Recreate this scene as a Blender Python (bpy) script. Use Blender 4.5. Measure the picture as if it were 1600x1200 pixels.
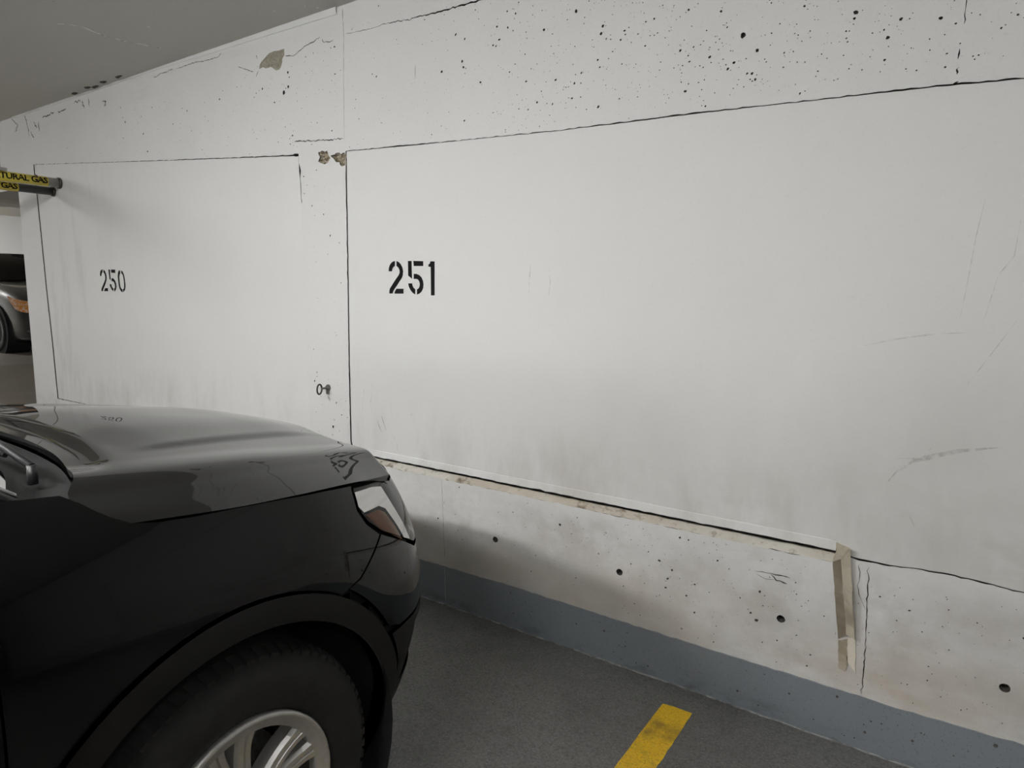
import bpy, bmesh, math, random
import numpy as np
from mathutils import Vector, Matrix
from mathutils.geometry import delaunay_2d_cdt

# ------------------------------------------------------------------ camera, world, exposure
for o in list(bpy.data.objects): bpy.data.objects.remove(o)
sc = bpy.context.scene
COL = sc.collection
CAM = Vector((0.0, -2.3489, 1.5))
YAW, PITCH, ROLL = math.radians(-34.1), math.radians(-7.73), math.radians(0.65)
fwd = Vector((math.sin(YAW)*math.cos(PITCH), math.cos(YAW)*math.cos(PITCH), math.sin(PITCH)))
rt = Vector((math.cos(YAW), -math.sin(YAW), 0)); up = rt.cross(fwd)
r2 = rt*math.cos(ROLL) + up*math.sin(ROLL); u2 = -rt*math.sin(ROLL) + up*math.cos(ROLL)
cd = bpy.data.cameras.new('camera'); cam = bpy.data.objects.new('camera', cd); COL.objects.link(cam)
cam.matrix_world = Matrix(((r2.x, u2.x, -fwd.x, CAM.x), (r2.y, u2.y, -fwd.y, CAM.y), (r2.z, u2.z, -fwd.z, CAM.z), (0, 0, 0, 1)))
cd.sensor_width = 36; cd.lens = 1035/1600*36; cd.clip_start = .02
sc.camera = cam
w = bpy.data.worlds.new('world'); sc.world = w; w.use_nodes = True
w.node_tree.nodes['Background'].inputs[0].default_value = (.8, .82, .8, 1)
w.node_tree.nodes['Background'].inputs[1].default_value = .01
vs = sc.view_settings
vs.view_transform = 'Standard'; vs.look = 'None'; vs.gamma = 1; vs.use_curve_mapping = False
vs.exposure = 0.1
# fluorescent fixtures hung under the slab: x, y, slab height, tube strength (built near the end)
LAMPS = [(-2.9, -3.35, 2.868, 265), (-.9, -3.35, 2.868, 130), (-7.6, -3.2, 2.868, 130), (1.9, -3.35, 2.868, 75), (-3.2, -9.5, 2.868, 190), (-12.2, 5.2, 3.30, 1000), (-16.5, .2, 3.30, 1000)]  # the weak one over the empty bay is added fill for the SUV's wall shadow
LAMP_AT = ['over the black SUV', 'over the yellow bay line', 'by the gas pipes', 'over the empty bay, added to fill the SUV shadow', 'across the drive lane', 'behind the grey sedan', 'by the bright far wall']
TUBE_COL = (.985, .99, 1.0)
random.seed(7); rng = np.random.default_rng(7)

# ------------------------------------------------------------------ measured outlines on the wall plane (metres: along the wall, up)
N251 = [[[(-2.2803,1.6513),(-2.2807,1.6275),(-2.2903,1.6231),(-2.2977,1.6141),(-2.3008,1.6023),(-2.3235,1.6025),(-2.3223,1.6144),(-2.3166,1.6303),(-2.3068,1.6415),(-2.2946,1.6486)],[(-2.2708,1.6511),(-2.2568,1.6464),(-2.2429,1.636),(-2.2322,1.6201),(-2.2272,1.602),(-2.2303,1.5817),(-2.2361,1.5705),(-2.252,1.5535),(-2.268,1.5353),(-2.2842,1.5192),(-2.2939,1.5066),(-2.298,1.4962),(-2.3211,1.496),(-2.3202,1.5087),(-2.3161,1.5202),(-2.303,1.5352),(-2.2867,1.5536),(-2.2706,1.5706),(-2.2562,1.5853),(-2.2507,1.5954),(-2.2512,1.6068),(-2.2557,1.6159),(-2.2634,1.6232),(-2.2712,1.6274)],[(-2.2731,1.5193),(-2.226,1.5195),(-2.2263,1.4962),(-2.2871,1.4956),(-2.2828,1.5067)]],[[(-2.1963,1.6498),(-2.1725,1.6493),(-2.1724,1.6126),(-2.1705,1.5657),(-2.1957,1.5815)],[(-2.1619,1.6498),(-2.0999,1.6469),(-2.1001,1.6245),(-2.16,1.6254)],[(-2.1605,1.5891),(-2.1438,1.589),(-2.1259,1.5833),(-2.111,1.5722),(-2.1022,1.5567),(-2.0988,1.5412),(-2.1011,1.5235),(-2.1102,1.5079),(-2.1237,1.4977),(-2.141,1.4924),(-2.1407,1.5166),(-2.1295,1.5222),(-2.124,1.5323),(-2.1227,1.5423),(-2.1262,1.5545),(-2.1336,1.5623),(-2.1441,1.5656),(-2.1608,1.5653)],[(-2.1956,1.5449),(-2.1708,1.5449),(-2.1687,1.5366),(-2.1628,1.5254),(-2.1507,1.5165),(-2.1516,1.493),(-2.1661,1.4996),(-2.1782,1.5096),(-2.1888,1.5231),(-2.1939,1.5343)]],[[(-2.0559,1.6457),(-2.0306,1.6446),(-2.0316,1.4898),(-2.0541,1.4895),(-2.0546,1.62),(-2.0686,1.6213),(-2.0685,1.6311),(-2.0603,1.6353)]]]
N250 = [[[(-5.1813,1.6446),(-5.1843,1.6249),(-5.1967,1.6143),(-5.2078,1.5961),(-5.2253,1.5956),(-5.2272,1.6084),(-5.2188,1.6298),(-5.2012,1.6403)],[(-5.1707,1.643),(-5.1482,1.6321),(-5.1324,1.6108),(-5.1284,1.5865),(-5.134,1.5653),(-5.1521,1.541),(-5.1785,1.5134),(-5.1936,1.498),(-5.1963,1.4882),(-5.2227,1.488),(-5.2184,1.5041),(-5.1991,1.5256),(-5.1731,1.5501),(-5.154,1.5714),(-5.1509,1.5927),(-5.1577,1.611),(-5.1736,1.6239)],[(-5.1631,1.5098),(-5.1219,1.51),(-5.1219,1.4881),(-5.1836,1.4877)]],[[(-5.0964,1.6422),(-5.0716,1.641),(-5.0748,1.6104),(-5.0693,1.5616),(-5.0902,1.5773),(-5.0939,1.6075)],[(-5.0592,1.6408),(-4.9989,1.6402),(-4.9992,1.6164),(-5.0591,1.6199)],[(-5.0584,1.5817),(-5.031,1.5786),(-5.0087,1.5621),(-4.9964,1.5411),(-4.995,1.5201),(-5.0053,1.4991),(-5.0289,1.4845),(-5.0334,1.505),(-5.0186,1.5141),(-5.0164,1.5291),(-5.0231,1.5471),(-5.0371,1.5576),(-5.0616,1.5591)],[(-5.0927,1.538),(-5.0677,1.538),(-5.061,1.5199),(-5.0414,1.5049),(-5.0427,1.4874),(-5.0671,1.4988),(-5.0859,1.5199)]],[[(-4.9304,1.6359),(-4.9286,1.6137),(-4.9391,1.6034),(-4.9458,1.5857),(-4.9442,1.5441),(-4.9385,1.5203),(-4.928,1.5085),(-4.9128,1.5011),(-4.9126,1.4803),(-4.9339,1.4876),(-4.9526,1.5054),(-4.9614,1.5292),(-4.966,1.562),(-4.9679,1.5917),(-4.9612,1.6184),(-4.9491,1.6316)],[(-4.9138,1.6342),(-4.8941,1.6252),(-4.8789,1.606),(-4.8706,1.5795),(-4.8668,1.55),(-4.8662,1.5235),(-4.8753,1.4998),(-4.9048,1.4804),(-4.908,1.5011),(-4.892,1.5086),(-4.8866,1.5264),(-4.8856,1.5559),(-4.8906,1.5854),(-4.8971,1.6032),(-4.9152,1.6151)]]]
P250T = [(-6.1769,2.4711),(-5.1548,2.3862),(-4.4688,2.3293),(-3.9525,2.2877),(-3.4394,2.2469),(-2.9671,2.2087)]
P250R = [(-2.9671,2.2087),(-2.9576,2.0874),(-2.9528,1.9722),(-2.9483,1.5198),(-2.9429,1.0698),(-2.9361,0.75)]
P250L = [(-6.1769,2.4711),(-6.1542,2.1103),(-6.1297,1.5063),(-6.099,1.0437),(-6.0839,0.614)]
P251T = [(-2.6009,2.1924),(-2.1737,2.1724),(-1.8036,2.1577),(-1.42,2.1425),(-1.1415,2.136),(-0.8939,2.1324),(-0.6304,2.1254),(-0.3977,2.1172),(-0.1426,2.1096),(0.0804,2.098)]
P251L = [(-2.6009,2.1924),(-2.6027,1.9956),(-2.6056,1.6177),(-2.6107,1.1612),(-2.61,0.7221)]
GAP = [(-2.3908,0.6622),(-1.6533,0.6595),(-0.9805,0.6644),(-0.5446,0.6655),(-0.3963,0.664),(-0.2775,0.6669)]
E2 = [(-0.2329,0.6555),(-0.116,0.656),(-0.0419,0.6641),(0.0298,0.6657),(0.1054,0.6631),(0.1872,0.6571)]
JOINT = [(-2.6015,2.8575),(-2.5967,2.7317),(-2.6041,2.5121),(-2.6082,2.2511)]
TOPCR = [(-2.5831,2.7349),(-2.4303,2.7246),(-2.3259,2.726),(-2.1667,2.7151),(-2.0164,2.71),(-1.806,2.708),(-1.6909,2.7046)]
LINEC = [(-2.9895,2.2824),(-2.8872,2.2723),(-2.7881,2.2657),(-2.6921,2.2562),(-2.6127,2.2546)]
SPALLS = [[(-2.8054,2.2047),(-2.7757,2.211),(-2.737,2.2069),(-2.7282,2.1872),(-2.7144,2.1702),(-2.7344,2.1503),(-2.754,2.1459),(-2.7879,2.1524),(-2.8071,2.1638),(-2.7915,2.1843)],[(-2.714,2.1826),(-2.6902,2.1802),(-2.6566,2.1952),(-2.6337,2.1805),(-2.6057,2.1868),(-2.6046,2.1499),(-2.6078,2.1226),(-2.631,2.1248),(-2.6491,2.142),(-2.6724,2.1474),(-2.686,2.1643)]]
PEEL = [(-3.2638,2.6895),(-3.2568,2.7113),(-3.2392,2.7245),(-3.1936,2.7456),(-3.1711,2.7544),(-3.133,2.757),(-3.0905,2.7524),(-3.0481,2.7541),(-3.0473,2.7224),(-3.0666,2.7068),(-3.0674,2.6911),(-3.0793,2.6677),(-3.0959,2.6578),(-3.1226,2.6591),(-3.1591,2.683),(-3.2084,2.6834),(-3.23,2.6936)]
CR = [[(-3.045,2.7156),(-2.9677,2.708),(-2.8907,2.7341),(-2.8557,2.7397),(-2.8164,2.7444),(-2.7677,2.7562)],[(-2.7537,2.7475),(-2.7403,2.7269),(-2.6935,2.721),(-2.6701,2.7254)],[(-4.3328,2.8179),(-4.2558,2.8318),(-4.1676,2.8283),(-4.1088,2.8368)],[(-4.0741,2.8273),(-3.9004,2.83),(-3.7812,2.8233),(-3.6408,2.8158),(-3.6019,2.8329)],[(-3.4515,2.7349),(-3.3942,2.7117),(-3.3151,2.685)],[(-3.287,2.7657),(-3.2771,2.7443)],[(-3.2943,2.6551),(-3.2698,2.684)],[(-1.9884,0.6264),(-1.9811,0.4638),(-1.9736,0.3059),(-1.9699,0.2359)],[(-0.1868,0.6362),(-0.1834,0.5409),(-0.1796,0.4646),(-0.1758,0.3878),(-0.1748,0.2981),(-0.175,0.1979)],[(-0.2166,0.6375),(-0.2082,0.6002),(-0.2141,0.5656),(-0.2008,0.525),(-0.1852,0.4896)],[(-0.0684,2.3381),(-0.0696,2.2661)],[(-0.0732,2.2021),(-0.0754,2.1751)],[(-0.075,2.1527),(-0.0749,2.1337)],[(-0.0778,2.1134),(-0.0772,2.1064)],[(-0.5414,0.5357),(-0.4826,0.5364),(-0.4192,0.5387)],[(-0.4826,0.5364),(-0.4643,0.5176),(-0.428,0.5131)],[(-0.534,0.5232),(-0.5006,0.5128),(-0.4665,0.5193)],[(-2.1344,2.5166),(-2.135,2.4594)],[(-6.3522,2.9057),(-6.2654,2.8551),(-6.2148,2.7519),(-6.2051,2.6831)],[(-6.281,2.8958),(-6.0907,2.8979)],[(-6.0228,2.7753),(-6.015,2.6987)],[(-6.1733,2.7227),(-6.1262,2.6642)],[(-6.1131,2.787),(-6.0544,2.732)],[(-6.5125,2.8586),(-6.3997,2.7996),(-6.4599,2.7527)],[(-5.9509,2.7941),(-5.8388,2.7977),(-5.7504,2.8041)],[(-5.2969,2.8202),(-5.2659,2.7725)],[(-5.199,2.8316),(-5.1897,2.7704)],[(-5.0045,2.7693),(-4.9504,2.7698),(-4.9816,2.7409)],[(-5.4138,2.8284),(-5.3153,2.8272)],[(-5.6876,2.7955),(-5.55,2.8035)]]
TIE = [(-1.6718,0.396),(-1.0579,0.3969),(-0.4409,0.3821),(0.1948,0.3537)]
BIG = [(-3.6407,2.5899),(-1.3372,0.536),(-0.8575,0.4221),(-0.8635,0.3842),(-0.8939,0.4855),(-0.6715,0.5397),(-0.7468,0.3164),(-0.5218,0.3531),(-2.729,1.7877),(-0.7078,2.2754),(-1.1118,2.4566),(-0.3512,2.3399),(-0.6469,2.2307),(-0.6355,2.2108),(-0.7281,2.2585),(-0.897,2.3486),(-0.7915,2.3086),(-0.2572,2.2668),(-0.4929,2.1449),(-1.4009,2.3325),(-1.6731,2.5337),(-1.6891,2.5119),(-1.9021,2.5984),(-0.1266,2.2948),(-1.8533,2.5709),(-1.86,2.4587),(-1.9811,2.4609),(-1.867,2.4832),(-0.2261,2.3121),(-0.2608,2.2045),(-0.6346,2.3003)]
STRIPL = [(-0.2925,0.6322),(-0.28,0.5367),(-0.268,0.4497),(-0.2563,0.3667)]
STRIPM = [(-0.269,0.6556),(-0.2568,0.5653),(-0.2449,0.479),(-0.233,0.3923)]
STRIPR = [(-0.2434,0.6968),(-0.2253,0.5515),(-0.2153,0.4652),(-0.206,0.3894)]
TORNL = [(-0.256,0.3622),(-0.2491,0.2634),(-0.2294,0.261),(-0.2231,0.2815)]
TORNR = [(-0.2279,0.3757),(-0.2266,0.3032),(-0.2115,0.2809),(-0.1969,0.2632),(-0.2059,0.3872)]
SCUFF = [[(-0.1529,0.9283),(-0.1343,0.9604),(-0.0943,0.9995),(-0.0379,1.0261),(0.0246,1.051),(0.1153,1.0736)],[(-0.1378,1.0051),(-0.0699,1.0113),(-0.0481,1.0505)],[(0.0262,1.2533),(0.0632,1.3219),(0.1261,1.4437)],[(-0.0087,1.4433),(0.0007,1.5507),(0.0095,1.6776),(0.0227,1.7837)],[(0.0475,1.4321),(0.0712,1.5686),(0.1028,1.6214),(0.1089,1.726)],[(-2.5062,1.0201),(-2.5173,0.9527),(-2.5239,0.8853)],[(-2.4458,1.0417),(-2.4565,0.9752),(-2.467,0.9247)],[(-2.4181,0.8641),(-2.4052,0.8327),(-2.3878,0.8019)],[(-2.386,0.8842),(-2.3732,0.853),(-2.3561,0.8157)],[(-2.3123,0.7887),(-2.2821,0.7602),(-2.2785,0.7151)],[(-1.5074,1.6258),(-1.5125,1.5523),(-1.5145,1.4862)],[(-1.4203,1.609),(-1.41,1.5522),(-1.4179,1.4952)],[(-0.2524,1.3516),(-0.1665,1.3758),(-0.0682,1.3958),(0.0103,1.4029)],[(-0.0894,0.8302),(-0.0651,0.7835)],[(-2.1814,0.9232),(-2.1818,0.8979)],[(-2.1921,0.9125),(-2.1711,0.9149)]]
BASE = [(-2.152,0.1919),(-1.5779,0.1981),(-0.9616,0.1914),(-0.5849,0.1898),(-0.2635,0.1885),(-0.0742,0.1862),(0.2549,0.1952)]
CCR = [(-4.031,-0.652),(-3.989,-0.615),(-3.963,-0.559),(-3.99,-0.485),(-3.994,-0.434),(-3.987,-0.354),(-3.96,-0.281),(-3.922,-0.176)]
CSP = [(-3.739,-0.781),(-2.721,-0.054),(-2.931,-0.136),(-3.668,-0.372),(-2.762,-0.097)]

# ------------------------------------------------------------------ helpers
def link(name, me, parent=None, m=None):
    o = bpy.data.objects.new(name, me); COL.objects.link(o)
    if m is not None:
        for k in (m if isinstance(m, (list, tuple)) else [m]): me.materials.append(k)
    if parent: o.parent = parent
    return o
def mesh(name, v, f, m=None, parent=None, smooth=False):
    me = bpy.data.meshes.new(name); me.from_pydata([tuple(map(float, p)) for p in v], [], [tuple(map(int, q)) for q in f]); me.update()
    if smooth: me.shade_smooth()
    return link(name, me, parent, m)
def bmo(name, bm, m=None, parent=None, smooth=False, auto=None):
    me = bpy.data.meshes.new(name); bm.normal_update(); bm.to_mesh(me); bm.free()
    if smooth:
        me.shade_smooth()
        if auto: me.set_sharp_from_angle(angle=math.radians(auto))
    return link(name, me, parent, m)
def tag(o, label, cat=None, group=None, kind=None):
    if label: o['label'] = label
    if cat: o['category'] = cat
    if group: o['group'] = group
    if kind: o['kind'] = kind
    return o
def struct(o, label=None):
    o['kind'] = 'structure'
    if label: o['label'] = label
    return o
def empty(name, loc=(0, 0, 0), rz=0):
    o = bpy.data.objects.new(name, None); COL.objects.link(o); o.location = loc; o.rotation_euler = (0, 0, rz); o.empty_display_size = .1
    return o
def copy_tree(o, parent=None):
    c = o.copy(); COL.objects.link(c); c.parent = parent
    for ch in o.children: copy_tree(ch, c)
    return c
def box(bm, x0, x1, y0, y1, z0, z1, mi=0, bev=0):
    vs_ = [bm.verts.new((x, y, z)) for x in (x0, x1) for y in (y0, y1) for z in (z0, z1)]
    fs = []
    for q in ((0, 1, 3, 2), (4, 6, 7, 5), (0, 4, 5, 1), (2, 3, 7, 6), (0, 2, 6, 4), (1, 5, 7, 3)):
        f = bm.faces.new([vs_[k] for k in q]); f.material_index = mi; fs.append(f)
    if bev:
        es = list({e for f in fs for e in f.edges})
        bmesh.ops.bevel(bm, geom=es, offset=bev, segments=2, profile=.5, affect='EDGES')
def tube(bm, pts, r, n=10, cap=True, mi=0):
    pts = [Vector(p) for p in pts]; rs = r if isinstance(r, (list, tuple)) else [r]*len(pts)
    rings = []; ref = None
    for i, p in enumerate(pts):
        d = (pts[min(i+1, len(pts)-1)] - pts[max(i-1, 0)]).normalized()
        if ref is None: ref = d.orthogonal().normalized()
        a = (ref - d*ref.dot(d)).normalized(); ref = a; b = d.cross(a)
        rings.append([bm.verts.new(p + (a*math.cos(2*math.pi*k/n) + b*math.sin(2*math.pi*k/n))*rs[i]) for k in range(n)])
    for A, B in zip(rings, rings[1:]):
        for k in range(n):
            f = bm.faces.new((A[k], A[(k+1) % n], B[(k+1) % n], B[k])); f.material_index = mi; f.smooth = True
    if cap:
        f = bm.faces.new(rings[0][::-1]); f.material_index = mi
        f = bm.faces.new(rings[-1]); f.material_index = mi
def lathe_x(bm, prof, n=48, mi=0, closed=False):
    """prof: (x, radius) turned about the x axis"""
    rings = [[bm.verts.new((x, r*math.cos(2*math.pi*k/n), r*math.sin(2*math.pi*k/n))) for k in range(n)] for x, r in prof]
    pr = list(zip(rings, rings[1:])) + ([(rings[-1], rings[0])] if closed else [])
    for A, B in pr:
        for k in range(n):
            f = bm.faces.new((A[k], B[k], B[(k+1) % n], A[(k+1) % n])); f.material_index = mi; f.smooth = True
def inpoly(P, poly):
    P = np.asarray(P, float); poly = np.asarray(poly, float); x, y = P[:, 0], P[:, 1]
    c = np.zeros(len(P), bool); n = len(poly); j = n-1
    for i in range(n):
        xi, yi = poly[i]; xj, yj = poly[j]
        if yi != yj:
            c ^= ((yi > y) != (yj > y)) & (x < (xj-xi)*(y-yi)/(yj-yi)+xi)
        j = i
    return c
def cdt(outer, holes=(), extra=()):
    V = []; E = []
    for L in [outer, *holes]:
        b = len(V); V += [Vector((float(p[0]), float(p[1]))) for p in L]; E += [(b+i, b+(i+1) % len(L)) for i in range(len(L))]
    V += [Vector((float(p[0]), float(p[1]))) for p in extra]
    r = delaunay_2d_cdt(V, E, [], 0, 1e-6)
    v = np.array([(p.x, p.y) for p in r[0]]); f = np.array([q for q in r[2] if len(q) == 3])
    c = v[f].mean(1); k = inpoly(c, outer)
    for h in holes:
        h = np.asarray(h); lo = h.min(0); hi = h.max(0)
        m = (c[:, 0] >= lo[0]) & (c[:, 0] <= hi[0]) & (c[:, 1] >= lo[1]) & (c[:, 1] <= hi[1]) & k
        ix = np.where(m)[0]
        if len(ix): k[ix[inpoly(c[ix], h)]] = False
    f = f[k]
    a = v[f[:, 1]]-v[f[:, 0]]; b = v[f[:, 2]]-v[f[:, 0]]
    fl = (a[:, 0]*b[:, 1]-a[:, 1]*b[:, 0]) < 0; f[fl] = f[fl][:, ::-1]
    return v, f
def dense(L, step, closed=True):
    out = []
    n = len(L)
    for i in range(n if closed else n-1):
        a = np.array(L[i], float); b = np.array(L[(i+1) % n], float); k = max(1, int(np.hypot(*(b-a))/step))
        out += [tuple(a+(b-a)*t/k) for t in range(k)]
    if not closed: out.append(tuple(L[-1]))
    return out
def slit(L, w0, w1=None, jit=.35, step=.012):
    """a thin jagged crack polygon along a polyline"""
    w1 = w0 if w1 is None else w1
    P = np.array(dense(L, step, False)); n = len(P)
    if n < 3: P = np.array(dense(L, np.hypot(*(np.array(L[-1])-np.array(L[0])))/4, False)); n = len(P)
    T = np.gradient(P, axis=0); T /= np.linalg.norm(T, axis=1)[:, None]+1e-9; N = np.c_[-T[:, 1], T[:, 0]]
    P = P + N*rng.normal(0, jit*max(w0, w1), n)[:, None]
    w = np.linspace(w0, w1, n)*rng.uniform(.45, 1.4, n); w[0] *= .25; w[-1] *= .25
    return [tuple(p) for p in P+N*w[:, None]/2] + [tuple(p) for p in (P-N*w[:, None]/2)[::-1]]

# ------------------------------------------------------------------ materials
def mat(name, col, rough=.5, metal=0, layers=(), bump=(), coat=0, spec=.5, emis=None, alpha=None, rvar=0):
    """layers: (scale, detail, lo, hi, amount, colour[, mask]) noise mixes; mask = (axis, from, to) ramps a layer along an axis; scale may be an xyz tuple"""
    m = bpy.data.materials.new(name); m.use_nodes = True; nt = m.node_tree; N = nt.nodes; L = nt.links
    b = N['Principled BSDF']; b.inputs['Roughness'].default_value = rough; b.inputs['Metallic'].default_value = metal
    b.inputs['Coat Weight'].default_value = coat; b.inputs['Coat Roughness'].default_value = .03; b.inputs['Specular IOR Level'].default_value = spec
    b.inputs['Base Color'].default_value = (*col, 1)
    if emis: b.inputs['Emission Color'].default_value = (*emis[0], 1); b.inputs['Emission Strength'].default_value = emis[1]
    m.diffuse_color = (*col, 1)
    tc = N.new('ShaderNodeTexCoord'); co = tc.outputs['Object']
    def noise(sc_, det, off):
        mp = N.new('ShaderNodeMapping'); L.new(co, mp.inputs[0]); mp.inputs['Location'].default_value = (off*3.1, off*1.7, off*2.3)
        if isinstance(sc_, tuple): mp.inputs['Scale'].default_value = sc_; s = 1
        else: s = sc_
        n = N.new('ShaderNodeTexNoise'); n.inputs['Scale'].default_value = s; n.inputs['Detail'].default_value = det; n.inputs['Roughness'].default_value = .62
        L.new(mp.outputs[0], n.inputs['Vector']); return n.outputs['Fac']
    cur = None
    for i, ly in enumerate(layers):
        s, det, lo, hi, am, c2 = ly[:6]
        mr = N.new('ShaderNodeMapRange'); L.new(noise(s, det, i+1), mr.inputs[0])
        mr.inputs[1].default_value = lo; mr.inputs[2].default_value = hi; mr.inputs[3].default_value = 0; mr.inputs[4].default_value = am
        fac = mr.outputs[0]
        for mk in ly[6:]:
            sp = N.new('ShaderNodeSeparateXYZ'); L.new(co, sp.inputs[0])
            r2_ = N.new('ShaderNodeMapRange'); r2_.interpolation_type = 'SMOOTHSTEP'; L.new(sp.outputs[mk[0]], r2_.inputs[0]); r2_.inputs[1].default_value = mk[1]; r2_.inputs[2].default_value = mk[2]
            mu = N.new('ShaderNodeMath'); mu.operation = 'MULTIPLY'; L.new(fac, mu.inputs[0]); L.new(r2_.outputs[0], mu.inputs[1]); fac = mu.outputs[0]
        mx = N.new('ShaderNodeMix'); mx.data_type = 'RGBA'; L.new(fac, mx.inputs['Factor'])
        if cur is None: mx.inputs[6].default_value = (*col, 1)
        else: L.new(cur, mx.inputs[6])
        mx.inputs[7].default_value = (*c2, 1); cur = mx.outputs[2]
    if cur is not None: L.new(cur, b.inputs['Base Color'])
    prev = None
    for i, (s, det, st, dist) in enumerate(bump):
        bp = N.new('ShaderNodeBump'); bp.inputs['Strength'].default_value = st; bp.inputs['Distance'].default_value = dist
        L.new(noise(s, det, 11+i), bp.inputs['Height'])
        if prev is not None: L.new(prev, bp.inputs['Normal'])
        prev = bp.outputs[0]
    if prev is not None: L.new(prev, b.inputs['Normal'])
    if rvar:
        mr = N.new('ShaderNodeMapRange'); L.new(noise(14, 5, 31), mr.inputs[0]); mr.inputs[1].default_value = .35; mr.inputs[2].default_value = .7
        mr.inputs[3].default_value = rough-rvar; mr.inputs[4].default_value = rough+rvar; L.new(mr.outputs[0], b.inputs['Roughness'])
    if alpha is not None:
        mr = N.new('ShaderNodeMapRange'); L.new(noise(alpha[0], 4, 41), mr.inputs[0]); mr.inputs[1].default_value = alpha[1]; mr.inputs[2].default_value = alpha[2]
        mr.inputs[3].default_value = 0; mr.inputs[4].default_value = alpha[3]; L.new(mr.outputs[0], b.inputs['Alpha'])
    return m
def glassy(name, tint, fac, rough=.02):
    m = bpy.data.materials.new(name); m.use_nodes = True; nt = m.node_tree; N = nt.nodes; L = nt.links
    N.remove(N['Principled BSDF']); out = N['Material Output']
    t = N.new('ShaderNodeBsdfTransparent'); t.inputs[0].default_value = (*tint, 1)
    g = N.new('ShaderNodeBsdfGlossy'); g.inputs['Roughness'].default_value = rough
    fr = N.new('ShaderNodeFresnel'); fr.inputs[0].default_value = 1.45
    mx = N.new('ShaderNodeMixShader'); L.new(fr.outputs[0], mx.inputs[0]); L.new(t.outputs[0], mx.inputs[1]); L.new(g.outputs[0], mx.inputs[2]); L.new(mx.outputs[0], out.inputs[0])
    return m

WHITE = (.735, .725, .70); DIRT = (.40, .365, .30); DIRT2 = (.30, .265, .20)
M = {}
M['concrete'] = mat('painted_concrete', WHITE, .75, layers=[
    (1.3, 6, .42, .75, .22, (.60, .585, .55)), (7, 5, .52, .75, .22, DIRT, (2, 1.0, .25)), (22, 6, .55, .75, .35, DIRT, (2, .75, .3)),
    ((1.8, 1.8, 4), 7, .36, .62, .80, (.50, .43, .345), (2, .50, .23)), ((1.6, 1.6, 3), 7, .36, .62, .62, (.47, .445, .405), (2, .74, .52)), (5, 7, .48, .66, .45, (.40, .37, .32), (2, .7, .5)), (60, 3, .58, .72, .18, (.45, .43, .40)), (190, 2, .62, .72, .25, (.30, .29, .27)),
    ((1.5, 1.5, 9), 5, .56, .72, .30, DIRT2, (2, 2.55, 2.9), (0, -2.2, -5.0))],
    bump=[(170, 3, .25, .002), (26, 4, .25, .004)])
M['parge'] = mat('painted_parging', (.745, .735, .708), .72, layers=[
    (1.1, 5, .45, .75, .16, (.62, .605, .57)), ((.9, .9, .6), 7, .36, .68, .62, (.46, .44, .395), (2, 1.75, .75), (0, -2.2, .1)), ((2.2, 2.2, .9), 6, .50, .72, .55, DIRT, (2, 1.05, .70)),
    ((7, 7, 2), 6, .50, .75, .20, DIRT, (2, 1.15, .75)), ((1.6, 1.6, 4), 5, .52, .70, .45, DIRT2, (2, .95, .72), (0, -1.2, -.1)), ((5, 5, 1), 5, .52, .7, .35, DIRT, (0, -4.6, -6.2)), (90, 3, .60, .74, .12, (.46, .44, .40))],
    bump=[(70, 3, .12, .002), (9, 4, .3, .005)])
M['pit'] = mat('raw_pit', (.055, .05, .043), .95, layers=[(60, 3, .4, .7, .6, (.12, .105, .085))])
M['raw'] = mat('raw_concrete', (.30, .275, .205), .95, layers=[(40, 5, .4, .7, .7, (.44, .41, .33)), (120, 4, .5, .7, .6, (.14, .12, .09))], bump=[(60, 5, .8, .01)])
M['rawrust'] = mat('broken_concrete', (.42, .36, .25), .95, layers=[(60, 5, .42, .6, .9, (.15, .11, .06)), (110, 4, .5, .65, .8, (.66, .63, .57))], bump=[(80, 5, 1, .01)])
M['core'] = mat('wall_core', (.10, .095, .085), .95, layers=[(20, 3, .4, .7, .4, (.06, .055, .05))])
M['ledge'] = mat('dirty_ledge', (.60, .57, .50), .9, layers=[((3, 3, 3), 5, .45, .62, .7, (.46, .40, .31)), ((6, 6, 9), 6, .55, .62, .9, (.16, .12, .075)), ((30, 30, 30), 5, .55, .66, .7, (.30, .25, .18))], bump=[(50, 4, .5, .005)])
M['base'] = mat('grey_base_coat', (.20, .221, .24), .55, layers=[(3, 5, .4, .7, .35, (.155, .17, .185)), (14, 5, .52, .75, .3, (.21, .215, .22)), ((6, 6, 14), 5, .5, .68, .6, (.055, .058, .06), (2, .07, .02)), (150, 2, .6, .72, .4, (.05, .05, .055))], bump=[(120, 3, .25, .002), (20, 3, .2, .003)])
M['floor'] = mat('grey_floor_coating', (.165, .163, .153), .5, layers=[(1.4, 6, .42, .70, .5, (.12, .117, .108)), (6, 5, .50, .72, .5, (.085, .08, .072)), (95, 3, .46, .64, .6, (.06, .058, .055)), (130, 3, .53, .70, .6, (.31, .305, .29)), (230, 2, .5, .7, .4, (.07, .07, .07))],
    bump=[(140, 3, .5, .003), (320, 2, .4, .0015)], rvar=.1)
M['ceiling'] = mat('grey_soffit', (.63, .615, .57), .9, layers=[(1.2, 5, .4, .7, .25, (.54, .525, .48)), (150, 3, .5, .7, .25, (.42, .405, .37))], bump=[(90, 3, .3, .003)])
M['bare'] = mat('bare_dark_concrete', (.16, .155, .145), .9, layers=[(2, 5, .4, .7, .5, (.10, .095, .09))], bump=[(60, 4, .3, .004)])
M['black_paint'] = mat('black_stencil_paint', (.005, .005, .005), .75, spec=.2, layers=[(40, 4, .66, .8, .2, (.03, .03, .029))])
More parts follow.
